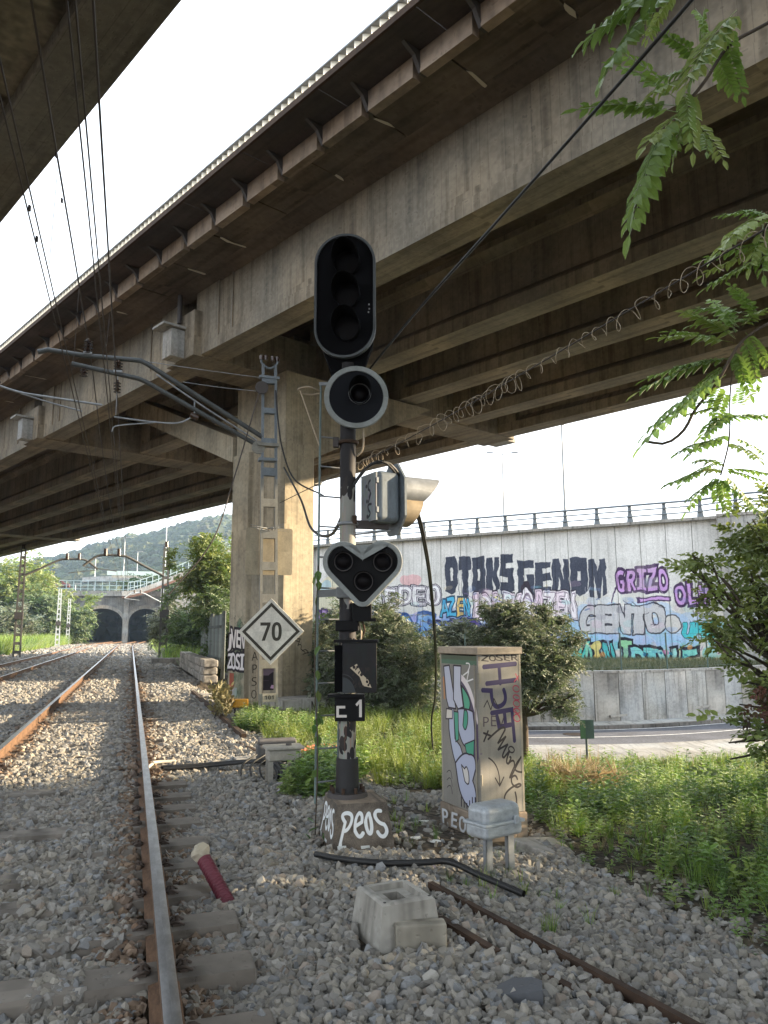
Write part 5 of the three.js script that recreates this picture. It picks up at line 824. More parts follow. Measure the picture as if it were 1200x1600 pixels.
single('concrete_slab', bx(1.0, .1, .5, 0, 0, 0, .02).rotateY(.5).translate(...TP(2.2, 20.5, .03).toArray()), M.pale, 'flat pale concrete slab lying beside the column', 'slab');
single('concrete_slab', bx(.5, .06, .3, 0, 0, 0, .01).rotateY(.3).translate(-1.62, .04, -9.95), M.pale, 'small pale slab beneath the black cables', 'slab');
single('concrete_slab', bx(.6, .1, .42, 0, 0, 0, .02).rotateY(.7).rotateZ(-.2).translate(1.38, -.2, -6.75), M.pale, 'broken pale slab in the weeds beside the cabinet', 'slab');
{ // sleeper end marker inside the track at the frame edge
  const p = TP(-1.52, 5.2, 0); const o = thing('rail_device', 'small grey steel device bolted to the rail at the edge of the view', 'device', [p.x - .22, 0, p.z + .05], TR); mesh('case', bx(.28, .14, .3, 0, .07, 0, .02), M.galv, o); mesh('lid', bx(.24, .03, .26, 0, .155, 0, .008), M.steelDark, o);
}
{ // back of a small road sign
  const o = thing('road_sign', 'back of a small green rectangular road sign on a thin post', 'sign', [4.15, G(4.15, -16.4), -16.4], .1);
  mesh('post', rod(V3(0, -.2, 0), V3(0, .92, 0), .028, .028, 8), M.galvBlue, o); mesh('sign_plate', [boxAB(-.14, .55, .03, .0, .93, .045), boxAB(.0, .55, .032, .15, .93, .047)], M.greenPaint, o); mesh('plate_face', boxAB(-.14, .56, .046, -.03, .92, .05), std({ color: lin(.12, .24, .12), roughness: .7, map: paintTex }), o);
}
// ---------- tunnel portal and the roads above it ----------
{
  const o0 = TP(0, 160, 0);
  const tp = thing('tunnel_portal', 'grey double arched railway tunnel portal at the end of the tracks', 'tunnel', [o0.x, 0, o0.z], TR);
  const arch = (a, b, y1, y2, P) => { const r = (b - a) / 2, c = (a + b) / 2; P.moveTo(a, -1); P.lineTo(a, y1); for (let i = 0; i <= 16; i++) { const th = Math.PI * (1 - i / 16); P.lineTo(c + r * Math.cos(th), y1 + (y2 - y1) * Math.sin(th)); } P.lineTo(b, -1); P.closePath(); return P; };
  const face = new THREE.Shape([[-17, -1.001], [11, -1.001], [11, 9.0], [-17, 9.0]].map(([x, y]) => new THREE.Vector2(x, y)));
  const A = [-9.3, -1.75, 3.9, 6.5], B = [-.55, 5.6, 3.9, 6.5];
  face.holes.push(arch(...A, new THREE.Path()), arch(...B, new THREE.Path()));
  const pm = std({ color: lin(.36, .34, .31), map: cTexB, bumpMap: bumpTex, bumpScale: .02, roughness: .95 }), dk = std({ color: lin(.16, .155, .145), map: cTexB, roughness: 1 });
  mesh('portal_face', poly(face, 1.0).translate(0, 0, -1), pm, tp);
  for (const q of [A, B]) {
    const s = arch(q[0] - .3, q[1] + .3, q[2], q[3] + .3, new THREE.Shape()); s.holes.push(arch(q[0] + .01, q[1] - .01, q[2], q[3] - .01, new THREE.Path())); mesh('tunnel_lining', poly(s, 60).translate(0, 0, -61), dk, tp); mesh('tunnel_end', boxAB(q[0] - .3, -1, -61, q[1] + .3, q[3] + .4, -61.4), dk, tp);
    const v = arch(q[0] - .7, q[1] + .7, q[2], q[3] + .65, new THREE.Shape()); v.holes.push(arch(q[0] - .02, q[1] + .02, q[2], q[3] + .02, new THREE.Path())); mesh('arch_ring', poly(v, .35).translate(0, 0, -.05), std({ color: lin(.44, .42, .38), map: cTexC, roughness: .95 }), tp);
  }
  mesh('centre_pier', boxAB(-1.6, -1, .05, -.7, 9.3, .45, .05), M.pale, tp);
  mesh('parapet', boxAB(-24, 8.9, .6, 10, 9.9, -.3), M.pale, tp); mesh('road_deck', boxAB(-26, 8.2, -.31, 14, 8.88, -16), pm, tp);
  mesh('side_wall', boxAB(-24, -1, -.25, -17.01, 8.9, -1.0), pm, tp);
  mesh('sprayed_letters', new THREE.PlaneGeometry(5, 2.6).translate(-12.3, 2.6, .02), std({ transparent: true, roughness: .9, map: canvasTex(256, 128, (c, W, H) => { c.clearRect(0, 0, W, H); gtext(c, 'OTE', 10, 8, W - 10, H - 8, { fill: '#c9d0dc', back: '#4b5a70', lw2: 22, wob: .4, over: 1.1 }); }) }), tp);
  const fenceM = std({ color: lin(.42, .52, .52), roughness: .6 });
  const fb = thing('bridge_railing', 'pale green railing along the road above the tunnel arches', 'railing', [o0.x, 9.9, o0.z], TR);
  for (let i = 0; i < 22; i++) mesh('post', boxAB(-24 + i * 1.3, 0, .1, -23.88 + i * 1.3, 1.9, .22), fenceM, fb); for (const y of [.3, 1.0, 1.85]) mesh('rail', boxAB(-24, y, .13, 4.6, y + .1, .19), fenceM, fb); 
  // ramp climbing to the right
  const rp = thing('access_ramp', 'white ramp bridge with railing climbing above the smaller tunnel arch', 'bridge', [o0.x, 0, o0.z], TR);
  const rampY = (t) => 9.6 + Math.pow(Math.max(0, t + 1), 1.25) * .22; const pts = []; for (let t = -2; t <= 24; t += 1) pts.push([t, rampY(t)]);
  mesh('ramp_deck', poly([...pts.map(([t, y]) => [t, y - .9]), ...pts.slice().reverse()], 5).translate(0, 0, 1), std({ color: lin(.62, .62, .60), map: cTexC, roughness: .9 }), rp); mesh('ramp_soffit', poly([...pts.map(([t, y]) => [t, y - 1.25]), ...pts.slice().reverse().map(([t, y]) => [t, y - .92])], 4).translate(0, 0, 1.5), std({ color: lin(.26, .15, .12), roughness: .9 }), rp);
  for (let t = -1; t < 22; t += 1.1) mesh('post', boxAB(t, rampY(t) - .05, 5.8, t + .16, rampY(t) + 1.6, 5.95), fenceM, rp); for (const h of [.5, 1.55]) for (let t = -1; t < 22; t += 1.1) mesh('rail', bar(V3(t, rampY(t) + h, 5.88), V3(t + 1.1, rampY(t + 1.1) + h, 5.88), .1, .14), fenceM, rp);
  mesh('ramp_wall', poly([[8, -1], [24, -1], ...pts.filter(([t]) => t >= 8).reverse().map(([t, y]) => [t, y - 1.3])], 1).translate(0, 0, 1.2), std({ color: lin(.55, .55, .55), map: cTexC, roughness: .95 }), rp);
  // curved upper viaduct
  const uv0 = TP(0, 190, 0), uvd = thing('curved_viaduct', 'pale curved viaduct deck on a single pier above the tunnel road', 'bridge', [uv0.x, 0, uv0.z], TR);
  const s = new THREE.Shape(); s.absellipse(9, -9, 16, 13, .35, Math.PI * 1.02, false); s.absellipse(9, -9, 11, 8, Math.PI * 1.02, .35, true); s.closePath(); const dg = new THREE.ExtrudeGeometry(s, { depth: 1.1, bevelEnabled: false, curveSegments: 30 }); dg.rotateX(-Math.PI / 2); dg.rotateY(Math.PI); dg.translate(12, 14.2, -8);
  mesh('deck', uvm(dg), std({ color: lin(.66, .66, .64), map: cTexC, roughness: .9 }), uvd); mesh('deck_rail', boxAB(-6, 15.3, -2, 26, 16.3, -2.1), fenceM, uvd); mesh('pier', poly([[-3.4, -2], [-.2, -2], [-.8, 14.3], [-2.4, 14.3]], 2.2).translate(0, 0, -6), std({ color: lin(.5, .52, .52), map: cTexC, roughness: .9 }), uvd); mesh('deck_edge', boxAB(-5, 14.0, -3, 26, 15.3, -7), std({ color: lin(.62, .62, .6), map: cTexC, roughness: .9 }), uvd);
  mesh('pier', boxAB(18, -2, -4, 20, 14.2, -6), M.pale, uvd); mesh('abutment_wall', boxAB(4, -2, -7.5, 26, 14.0, -8.5), std({ color: lin(.08, .12, .05), roughness: 1 }), uvd);
  // far street lamps
  const sp = [[-19.5, 185, 24, 'tall far street lamp at the edge of the wooded slope beside the tunnel road'], [-9, 200, 20, 'far street lamp behind the tunnel railing, shorter one'], [6.5, 176, 27, 'bright far street lamp pole rising beside the large feathery tree'], [-2.6, 215, 27, 'far street lamp with double head above the curved viaduct'], [.8, 222, 24, 'small far street lamp next to the double headed one'], [-12.6, 190, 13, 'low far street lamp above the wider arch']];
  for (const [t, l, h, lab] of sp) { const p = TP(t, l, 0), L = thing('street_lamp', lab, 'street lamp', [p.x, 0, p.z], TR); mesh('pole', rod(V3(0, -4, 0), V3(0, h, 0), .17, .1, 6), std({ color: lin(.6, .63, .66), roughness: .5 }), L); mesh('lamp_head', bx(1.6, .2, .4, .5, h, 0, .06), M.galv, L); }
  const carProf = [[-2.1, .3], [2.1, .3], [2.1, .85], [1.3, .95], [.7, 1.45], [-1.2, 1.45], [-1.9, .95], [-2.1, .85]];
  for (const [t, col, lab] of [[-21.2, [.03, .035, .05], 'dark car on the road above the tunnel, behind the railing'], [-17.6, [.6, .6, .62], 'white car on the road above the tunnel, behind the railing'], [-14.2, [.12, .03, .03], 'dark red car on the road above the tunnel, behind the railing']]) { const p = TP(t, 166, 0), c = thing('car', lab, 'car', [p.x, 10.6, p.z], TR, 'cars above the tunnel'); mesh('body', poly(carProf, 1.7, .06).translate(0, 0, -.85), std({ color: lin(...col), roughness: .3 }), c); for (const x of [-1.3, 1.3]) for (const z of [-.8, .8]) mesh('wheel', new THREE.CylinderGeometry(.32, .32, .2, 14).rotateX(Math.PI / 2).translate(x, .3, z), M.rubber, c); mesh('windscreen', poly([[-1.1, 1.0], [.75, 1.0], [.55, 1.38], [-1.0, 1.38]], 1.74).translate(0, 0, -.87), M.glassDark, c); }
  struct('embankment', boxAB(-40, 8.0, -12, 40, 10.55, -30), std({ color: lin(.1, .11, .06), roughness: 1 }), 'raised ground carrying the road behind the tunnel portal', 'ground').position.copy(o0); scene.children[scene.children.length - 1].rotation.y = TR;
}
// ---------- farther catenary masts ----------
function latticeMast(t, l, h, armDir, label, pale) {
  const p = TP(t, l, 0), o = thing('catenary_mast', label, 'mast', [p.x, G(p.x, p.z), p.z], TR, 'farther catenary masts');
  const m = pale ? std({ color: lin(.5, .52, .52), roughness: .6 }) : std({ color: lin(.10, .095, .085), roughness: .8 });
  for (const s of [-1, 1]) mesh('leg', bar(V3(s * .22, -.4, 0), V3(s * .13, h, 0), .07, .12), m, o);
  for (let i = 0; i < Math.floor(h / .6); i++) { const y = .4 + i * .6, w = lerp(.22, .13, y / h); mesh('batten', bx(w * 2 - .06, .2, .05, 0, y, 0), m, o); }
  if (armDir) { const a = armDir; mesh('cantilever_tube', tube([V3(a * .1, h - 1.9, 0), V3(a * 1.2, h - 1.35, 0), V3(a * 2.4, h - .72, 0), V3(a * 2.7, h - .66, 0), V3(a * 4.0, h - .66, 0), V3(a * 4.25, h - .75, 0), V3(a * 5.0, h - 1.35, 0)], .085, 40, 6), m, o); mesh('steady_arm', bar(V3(a * 4.9, h - 1.4, 0), V3(a * 3.0, h - 1.65, 0), .05, .05), m, o); for (const x of [2.9, 3.7]) mesh('insulator', new THREE.CylinderGeometry(.11, .13, .45, 8).translate(a * x, h - .45, 0), M.porcelain, o); mesh('top_insulator', new THREE.CylinderGeometry(.12, .14, .35, 8).translate(0, h + .15, 0), M.porcelain, o); }
  mesh('equipment_box', bx(.55, .5, .3, .0, 2.9, .2), M.steelDark, o);
}
latticeMast(-7.5, 59.5, 7.6, 1, 'dark lattice mast beside the second track with its arm reaching towards the tunnel');
latticeMast(1.95, 51.5, 7.2, -1, 'dark lattice mast on the near side of the track in front of the reeds');
latticeMast(-8.3, 100, 7, 0, 'pale distant lattice mast in the grass left of the tracks', true);
latticeMast(-9.2, 128, 7, 0, 'pale distant lattice mast beside the wider tunnel arch', true);
latticeMast(3.9, 112, 8, -1, 'pale distant lattice mast beside the smaller tunnel arch', true);
{ const p = TP(-9.4, 58, 0); const o = thing('marker_post', 'small striped marker post beside the siding', 'post', [p.x, 0, p.z]); for (let i = 0; i < 6; i++) mesh('band', boxAB(-.1, i * .2, -.05, .1, i * .2 + .198, .05), i % 2 ? M.signBlack : M.white, o); }
{ const p = TP(1.9, 49.6, 0); single('marker_post', bx(.22, .75, .1, p.x, .35, p.z, .02), M.white, 'short white marker post in front of the dark lattice mast', 'post'); }
// ---------- low stone wall and board fence ----------
{
  const q = rng(17), w = thing('stone_wall', 'low stone wall beside the track before the concrete column', 'wall', [0, 0, 0]);
  const sm3 = [.34, .42, .5].map((k) => std({ color: lin(k, k * .95, k * .86), map: cTexB, roughness: .95, bumpMap: bumpTex, bumpScale: .02 }));
  for (let i = 0; i < 32; i++) for (let j = 0; j < 3; j++) { const l = 26.6 + i * .42 + (j % 2 ? .2 : 0), p = TP(2.55, l, 0); const o = mesh('stone', bx(.4 + .1 * q(), .225 + .03 * q(), .36 + .05 * q(), 0, 0, 0, .04), sm3[Math.floor(q() * 3)], w); o.position.set(p.x, .1 + j * .25 + .02 * q(), p.z); o.rotation.y = TR; }
  const f = thing('board_fence', 'weathered grey green board fence behind the low stone wall', 'fence', [0, 0, 0]);
  const fm = [.26, .32, .2].map((k) => std({ color: lin(k * .95, k * 1.08, k * 1.0), map: cTexB, roughness: .9 }));
  for (let i = 0; i < 19; i++) { const p = TP(3.1, 28.5 + i * .46, 0), o = mesh('board', boxAB(-.02, 0, -.2, .02, 1.9 + .05 * q(), .2), fm[i % 3], f); o.position.set(p.x, .35, p.z); o.rotation.y = TR; } for (const y of [.6, 1.75]) { const a = TP(3.06, 28.3, y + .1), b = TP(3.06, 37, y + .1); mesh('fence_rail', bar(a, b, .06, .09), fm[2], f); } for (const l of [28.3, 32.6, 37]) { const p = TP(3.15, l, 0); mesh('post', boxAB(p.x - .06, 0, p.z - .06, p.x + .06, 2.4, p.z + .06), fm[2], f); }
  single('stone_slab', bx(2.2, .4, 1.1, 0, 0, 0, .04).rotateY(TR).translate(...TP(2.2, 44, .1).toArray()), M.sleeper, 'low concrete step beyond the stone wall', 'slab');
}
const frondEnds = [[1.76,4.68,-4.14,1.22,4.8,-4.22],[1.62,4.42,-3.87,1.24,3.86,-3.7],[1.75,4.71,-4.1,1.48,5.02,-4.09],[1.78,4.59,-4.05,1.4,4.19,-3.83],[1.83,4.66,-4.03,1.6,4.29,-4.01],[1.87,4.78,-4.02,1.41,4.54,-3.75],[1.89,4.82,-3.98,1.65,4.95,-3.89],[1.98,4.94,-4.07,2.15,4.87,-4.25],[1.85,4.57,-4.13,1.93,4.28,-3.98],[1.76,4.66,-3.98,1.7,4.24,-3.81],[1.64,5.22,-3.86,1.08,4.84,-3.67],[1.67,5.29,-3.99,1.18,4.76,-3.84],[1.73,5.29,-3.96,1.6,5.23,-4.19],[1.9,5.22,-4.01,1.81,4.93,-3.99],[2.04,5.12,-3.92,1.59,4.59,-3.66],[1.54,5.34,-3.95,1.24,4.94,-3.73],[2.0,5.09,-4.0,2.06,4.96,-4.25],[2.62,3.74,-5.45,2.15,3.9,-5.16],[2.63,3.74,-5.52,2.11,3.87,-5.53],[2.53,3.6,-5.47,1.92,3.48,-5.59],[2.47,3.45,-5.48,1.91,3.15,-5.52],[2.58,3.75,-5.36,2.64,4.14,-5.64],[2.72,3.87,-5.54,2.7,3.9,-5.15],[2.58,3.6,-5.48,2.15,3.59,-5.48],[2.48,3.47,-5.39,2.11,3.26,-5.37],[2.67,3.77,-5.4,2.93,3.62,-5.6],[2.59,3.62,-5.4,2.73,3.45,-5.55],[2.44,3.36,-5.36,2.46,3.26,-5.58],[2.76,3.92,-5.52,2.27,3.89,-5.33],[2.52,3.53,-5.42,2.33,3.44,-5.6],[2.81,3.92,-5.47,2.6,4.09,-5.34],[2.57,3.29,-5.52,2.31,3.29,-5.44],[2.63,3.26,-5.66,2.24,3.02,-5.35],[2.66,3.23,-5.72,2.82,3.18,-5.41],[2.64,3.08,-5.72,2.21,2.95,-5.44],[2.56,2.83,-5.74,2.08,2.74,-5.67],[2.5,2.75,-5.6,2.19,2.52,-5.56],[2.54,2.79,-5.65,2.81,2.74,-5.6],[2.49,2.74,-5.54,2.64,2.51,-5.37],[2.5,2.73,-5.6,2.6,2.54,-5.81],[2.59,3.0,-5.64,2.66,2.85,-5.3],[2.7,3.27,-5.7,2.86,3.47,-5.69],[2.57,2.84,-5.72,2.24,2.87,-5.36],[3.3,5.06,-6.07,2.6,4.68,-5.69],[3.24,5.08,-6.05,2.91,5.04,-5.81],[3.2,4.75,-5.92,2.77,4.82,-6.18],[3.17,4.62,-5.88,2.64,4.47,-5.96],[3.29,5.02,-6.11,2.92,4.58,-5.8]];
const twigLines = [[[2.75,5.53,-4.2],[2.37,5.28,-4.2],[2.07,5.04,-4.1],[1.88,4.76,-4.05],[1.71,4.54,-4.0]],[[2.99,5.8,-4.3],[2.2,5.58,-4.2],[1.67,5.32,-4.0]],[[3.39,4.06,-5.5],[2.9,3.88,-5.5],[2.62,3.68,-5.4],[2.43,3.38,-5.4],[2.3,3.21,-5.5],[2.21,3.06,-5.5],[2.07,2.96,-5.5],[1.96,3.0,-5.6]],[[2.64,3.68,-5.5],[2.62,3.39,-5.6],[2.58,3.0,-5.6],[2.5,2.74,-5.6]],[[4.03,5.37,-6.2],[3.23,4.97,-6.0],[3.16,4.68,-6.0]]];
// ---------- vegetation ----------
const leafMat = new THREE.MeshPhysicalMaterial({ color: 0xffffff, roughness: .75, transmission: .55, thickness: 0, side: THREE.DoubleSide });
const barkMat = std({ color: lin(.13, .10, .075), map: cTexB, roughness: 1, bumpMap: bumpTex, bumpScale: .01 });
function leafGeo(len = 1, wid = .5, fold = .12) { // pointed leaf along +x, folded along its rib
  const P = [0, 0, 0, len * .35, fold * wid, wid * .5, len * .72, fold * wid * .8, wid * .36, len, -.06 * len, 0, len * .72, fold * wid * .8, -wid * .36, len * .35, fold * wid, -wid * .5, len * .5, 0, 0];
  const I = [0, 1, 6, 1, 2, 6, 2, 3, 6, 3, 4, 6, 4, 5, 6, 5, 0, 6]; const g = new THREE.BufferGeometry(); g.setAttribute('position', new THREE.Float32BufferAttribute(P, 3)); g.setIndex(I); const n = g.toNonIndexed(); n.computeVertexNormals(); return uvm(n);
}
const place = (g, x, y, z, ry = 0, rz = 0, rx = 0, s = 1) => { const c = g.clone(); c.applyMatrix4(new THREE.Matrix4().compose(V3(x, y, z), new THREE.Quaternion().setFromEuler(new THREE.Euler(rx, ry, rz, 'YZX')), V3(s, s, s))); return c; };
function sprigGeo(n, L, leafL, leafW, q) { const a = []; for (let i = 0; i < n; i++) { const f = i / n; a.push(place(leafGeo(leafL, leafW), f * L, .1 * L * Math.sin(f * 3), 0, (i % 2 ? 1 : -1) * (.7 + .5 * q()), .2 * (q() - .5), (q() - .5) * 1.2, .75 + .4 * q())); } a.push(place(leafGeo(leafL, leafW), L, .03 * L, 0)); return merge(a); }
function frondGeo(q) { const a = []; const N = 9; for (let i = 0; i < N; i++) { const f = .14 + .82 * i / N, s = Math.sin(Math.PI * (.25 + .65 * f)); for (const k of [-1, 1]) a.push(place(leafGeo(.15, .078, .2), f, -.16 * f * f, 0, k * (-1.0 + .3 * f + .3 * (q() - .5)), -.2 - .45 * q(), 0, .75 + .45 * s)); } a.push(place(leafGeo(.2, .07), .97, -.16, 0, 0, -.4)); a.push(tube([V3(0, 0, 0), V3(.5, -.03, 0), V3(1, -.17, 0)], .005, 8, 3)); return merge(a); }
const vq = rng(1001);
const sprigs = [sprigGeo(7, .20, .085, .045, vq), sprigGeo(6, .17, .09, .05, vq), sprigGeo(8, .22, .08, .04, vq)];
const fronds = [frondGeo(vq), frondGeo(vq)];
const cc = new THREE.Color(), mm = new THREE.Matrix4(), qq = new THREE.Quaternion(), ee = new THREE.Euler();
function inst(name, geo, list, parent, mat = leafMat) { const o = new THREE.InstancedMesh(geo, mat, list.length); o.name = name; list.forEach(([p, e, s, c], i) => { if (e.isQuaternion) qq.copy(e); else qq.setFromEuler(ee.set(e[0], e[1], e[2], 'YZX')); mm.compose(p, qq, typeof s === 'number' ? V3(s, s, s) : s); o.setMatrixAt(i, mm); o.setColorAt(i, cc.setRGB(...c)); }); o.castShadow = o.receiveShadow = true; parent.add(o); return o; }
// a crown of sprigs gathered in clumps inside ellipsoids
function crownLists(ells, n, size, cols, q, clumps = 40, keep) {
  const L = sprigs.map(() => []); const tot = ells.reduce((a, e) => a + e[3] * e[4] * (e[5] || e[3]), 0);
  for (const [x, y, z, rx, ry, rz = rx] of ells) {
    const share = rx * ry * rz / tot, C = Math.max(2, Math.round(clumps * share)); const cs = [];
    for (let i = 0; i < C; i++) { const v = V3(q() - .5, q() - .5, q() - .5).normalize().multiplyScalar(Math.pow(q(), .4)); cs.push([V3(x + v.x * rx, y + v.y * ry, z + v.z * rz), .55 + .6 * q(), .2 + .2 * q()]); }
    for (let i = 0; i < n * share; i++) {
      const [c, b, w] = cs[Math.floor(q() * C)]; const v = V3(q() - .5, q() - .5, q() - .5).normalize().multiplyScalar(Math.pow(q(), .5) * w * 2 * Math.min(rx, ry)); const p = c.clone().add(v); if (keep && !keep(p)) continue;
      const col = cols[Math.floor(q() * cols.length)], k = .75 + .5 * q(); L[i % L.length].push([p, [(q() - .5) * 1.6, q() * 6.28, (q() - .7) * 1.3], size * (.7 + .6 * q()), [col[0] * k, col[1] * k, col[2] * k]]);
    }
  }
  return L;
}
function limb(a, b, r0, r1, q, wob = .12) { const n = 5, pts = []; for (let i = 0; i <= n; i++) { const f = i / n, p = a.clone().lerp(b, f); if (i && i < n) p.add(V3((q() - .5), (q() - .5) * .4, (q() - .5)).multiplyScalar(wob * a.distanceTo(b))); pts.push(p); } const g = new THREE.TubeGeometry(new THREE.CatmullRomCurve3(pts), 14, 1, 7); const P = g.attributes.position, N = g.attributes.normal; for (let i = 0; i < P.count; i++) { const f = Math.floor(i / 8) / 14, r = lerp(r0, r1, f) - 1; P.setXYZ(i, P.getX(i) + N.getX(i) * r, P.getY(i) + N.getY(i) * r, P.getZ(i) + N.getZ(i) * r); } return uvm(g); }
function tree(name, label, base, ells, n, size, cols, o = {}) {
  const q = rng(o.seed || Math.round(Math.abs(base[0] * 97 + base[2] * 31))), t = thing(name, label, o.cat || 'tree', base, 0, o.group);
  const extra = []; for (const e of ells) for (let k = 0; k < (o.ragged ?? 4); k++) { const v = V3(q() - .5, q() - .3, q() - .5).normalize(), f = .9 + .5 * q(), z = .14 + .2 * q(); extra.push([e[0] + v.x * e[3] * f, e[1] + v.y * e[4] * f, e[2] + v.z * (e[5] || e[3]) * f, e[3] * z, e[4] * z * 1.2]); }
  ells = [...ells.map((e) => [e[0], e[1], e[2], e[3] * .9, e[4] * .9, (e[5] || e[3]) * .9]), ...extra];
  const E = ells.map((e) => [e[0] - base[0], e[1] - base[1], e[2] - base[2], ...e.slice(3)]);
  const r = o.r || .1; const m = V3(E[0][0], E[0][1], E[0][2]); const fork = V3(m.x * .5, Math.max(.25, m.y * .45), m.z * .5);
  mesh('trunk', limb(V3(0, -.3, 0), fork, r, r * .7, q, .05), barkMat, t); const tops = E.slice(0, E.length - extra.length); const br = [];
  for (const e of tops) for (let k = 0; k < (o.limbs || 4); k++) { const v = V3(q() - .5, q() * .7 - .15, q() - .5).normalize(); br.push(limb(fork, V3(e[0] + v.x * e[3] * .75, e[1] + v.y * e[4] * .75, e[2] + v.z * (e[5] || e[3]) * .75), r * .5, r * .12, q, .12)); }
  mesh('branches', br, barkMat, t);
  const keep = o.keep ? (p) => o.keep(p.clone().add(V3(...base))) : null;
  crownLists(E, n, size, cols, q, o.clumps || 40, keep).forEach((L, i) => { if (L.length) { const c = inst('crown', sprigs[i], L, t); c.userData.kind = 'stuff'; } }); return t;
}
const greyGreen = [[.13, .18, .085], [.15, .20, .095], [.105, .15, .075], [.20, .235, .14], [.17, .19, .13]], leafGreen = [[.10, .17, .04], [.12, .20, .045], [.08, .14, .04], [.15, .21, .06]], sunlitYellowGreen = [[.20, .28, .05], [.25, .32, .06], [.15, .24, .05], [.28, .31, .07]], olive = [[.14, .16, .08], [.17, .19, .1], [.11, .13, .07]];  // the yellow greens hold sunlit brightness in the leaf colour, besides the species tone
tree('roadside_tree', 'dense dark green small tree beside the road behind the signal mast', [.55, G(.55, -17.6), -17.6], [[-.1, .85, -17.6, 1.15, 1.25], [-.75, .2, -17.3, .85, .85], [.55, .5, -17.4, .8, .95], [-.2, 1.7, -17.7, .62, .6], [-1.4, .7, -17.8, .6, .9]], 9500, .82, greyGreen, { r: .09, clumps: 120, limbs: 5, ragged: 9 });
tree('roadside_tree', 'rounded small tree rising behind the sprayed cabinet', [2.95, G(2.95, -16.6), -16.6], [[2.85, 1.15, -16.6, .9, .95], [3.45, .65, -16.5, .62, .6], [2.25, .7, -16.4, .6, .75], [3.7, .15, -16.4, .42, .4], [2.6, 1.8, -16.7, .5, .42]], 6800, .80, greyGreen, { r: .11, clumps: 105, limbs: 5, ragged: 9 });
tree('leafy_shrub', 'loose sunlit shrub with round leaves at the edge of the view beside the road', [5.35, G(5.35, -8.9), -8.9], [[4.75, 1.7, -8.8, .8, .95], [4.9, 2.6, -9.0, .75, .5], [4.75, .55, -8.6, .62, .6], [5.9, 1.9, -9.2, 1.1, 1.3], [3.95, 2.05, -8.7, .45, .4], [3.75, 1.45, -8.6, .4, .35], [4.1, .85, -8.6, .4, .35], [3.6, 2.35, -8.8, .22, .2], [4.35, 2.75, -8.9, .4, .35], [3.85, .35, -8.5, .3, .3], [5.2, -.1, -8.7, .7, .5]], 3900, 1.0, [[.20, .27, .055], [.25, .32, .065], [.16, .22, .05], [.29, .34, .08]], { r: .07, clumps: 190, limbs: 6 });
{ const q = rng(66), t = thing('dry_sprig', 'reddish brown dead leaf cluster inside the sunlit shrub', 'leaves', [4.12, .88, -8.4]); const L = []; for (let i = 0; i < 26; i++) L.push([V3((q() - .5) * .42, (q() - .5) * .36, (q() - .5) * .3), [q() * 2, q() * 6, -.6], .6 + .3 * q(), [.13 * (.6 + q()), .06, .035]]); inst('dry_leaves', sprigs[0], L, t).userData.kind = 'stuff'; mesh('twig', limb(V3(.8, -.2, -.2), V3(-.1, 0, 0), .014, .005, q), barkMat, t); }
// overhanging tree of heaven: fronds on twigs, trunk and crown standing just right of the view
{
  const q = rng(202), base = [4.7, -.25, -3.9], t = thing('overhanging_tree', 'tree with long feathery leaves hanging over the picture from above', 'tree', base);
  const b0 = V3(...base); const loc = (a) => V3(...a).sub(b0);
  mesh('trunk', limb(V3(0, -.3, 0), V3(.1, 4.6, -.3), .11, .07, q, .03), barkMat, t); const br = [];
  for (const e of [[1.2, 6.6, .3], [.6, 7.2, -1.2], [1.8, 5.6, -1.6], [.9, 6.2, 1.6]]) br.push(limb(V3(.1, 4.5, -.3), V3(...e), .06, .02, q)); br.push(limb(V3(.05, 3.9, -.2), loc(twigLines[0][0]), .045, .016, q, .05), limb(V3(.08, 4.3, -.25), loc(twigLines[1][0]), .04, .014, q, .05), limb(V3(.02, 3.2, -.1), loc(twigLines[2][0]), .04, .014, q, .05), limb(V3(.05, 4.2, -.2), loc(twigLines[4][0]), .035, .014, q, .05)); mesh('branches', br, barkMat, t);
  twigLines.forEach((L, i) => mesh('twig', tube(L.map(loc), i === 3 ? .006 : .011, 30, 6), barkMat, t));
  const A = [[], []]; const cols = [[.21, .34, .06], [.25, .38, .07], [.18, .29, .055], [.30, .38, .08]];
  [...frondEnds, ...frondEnds.map((f) => f.map((v, k) => v + (k < 3 ? .09 : .22) * (q() - .5)))].forEach((f, i) => { const a = loc(f.slice(0, 3)), b = loc(f.slice(3)), d = b.clone().sub(a), L = d.length(); d.normalize(); const up = V3((q() - .5) * .7, 1, .35 * (q() - .3)); const z = d.clone().cross(up).normalize(), y = z.clone().cross(d); const rot = new THREE.Quaternion().setFromRotationMatrix(new THREE.Matrix4().makeBasis(d, y, z)); const c = cols[Math.floor(q() * cols.length)]; A[i % 2].push([a, rot, V3(L * 1.05, L * .95 + .03, Math.max(.42, L)), c]); });
  const outside = (p) => p.x > .53 * -p.z + .55 || p.z > -.2;
  for (let i = 0; i < 420; i++) { const v = V3(q() - .5, q() - .5, q() - .5).normalize().multiplyScalar(Math.pow(q(), .4)); const p = V3(6.0 + v.x * 2.4, 6.2 + v.y * 2.0, -2.4 + v.z * 2.2); if (!outside(p) || p.y < 2) continue; A[i % 2].push([p.sub(b0), [(q() - .5) * .8, q() * 6.3, -.5 - .5 * q()], .42 + .25 * q(), cols[Math.floor(q() * 4)]]); }
  A.forEach((L, i) => { inst('crown', fronds[i], L, t).userData.kind = 'stuff'; });
}
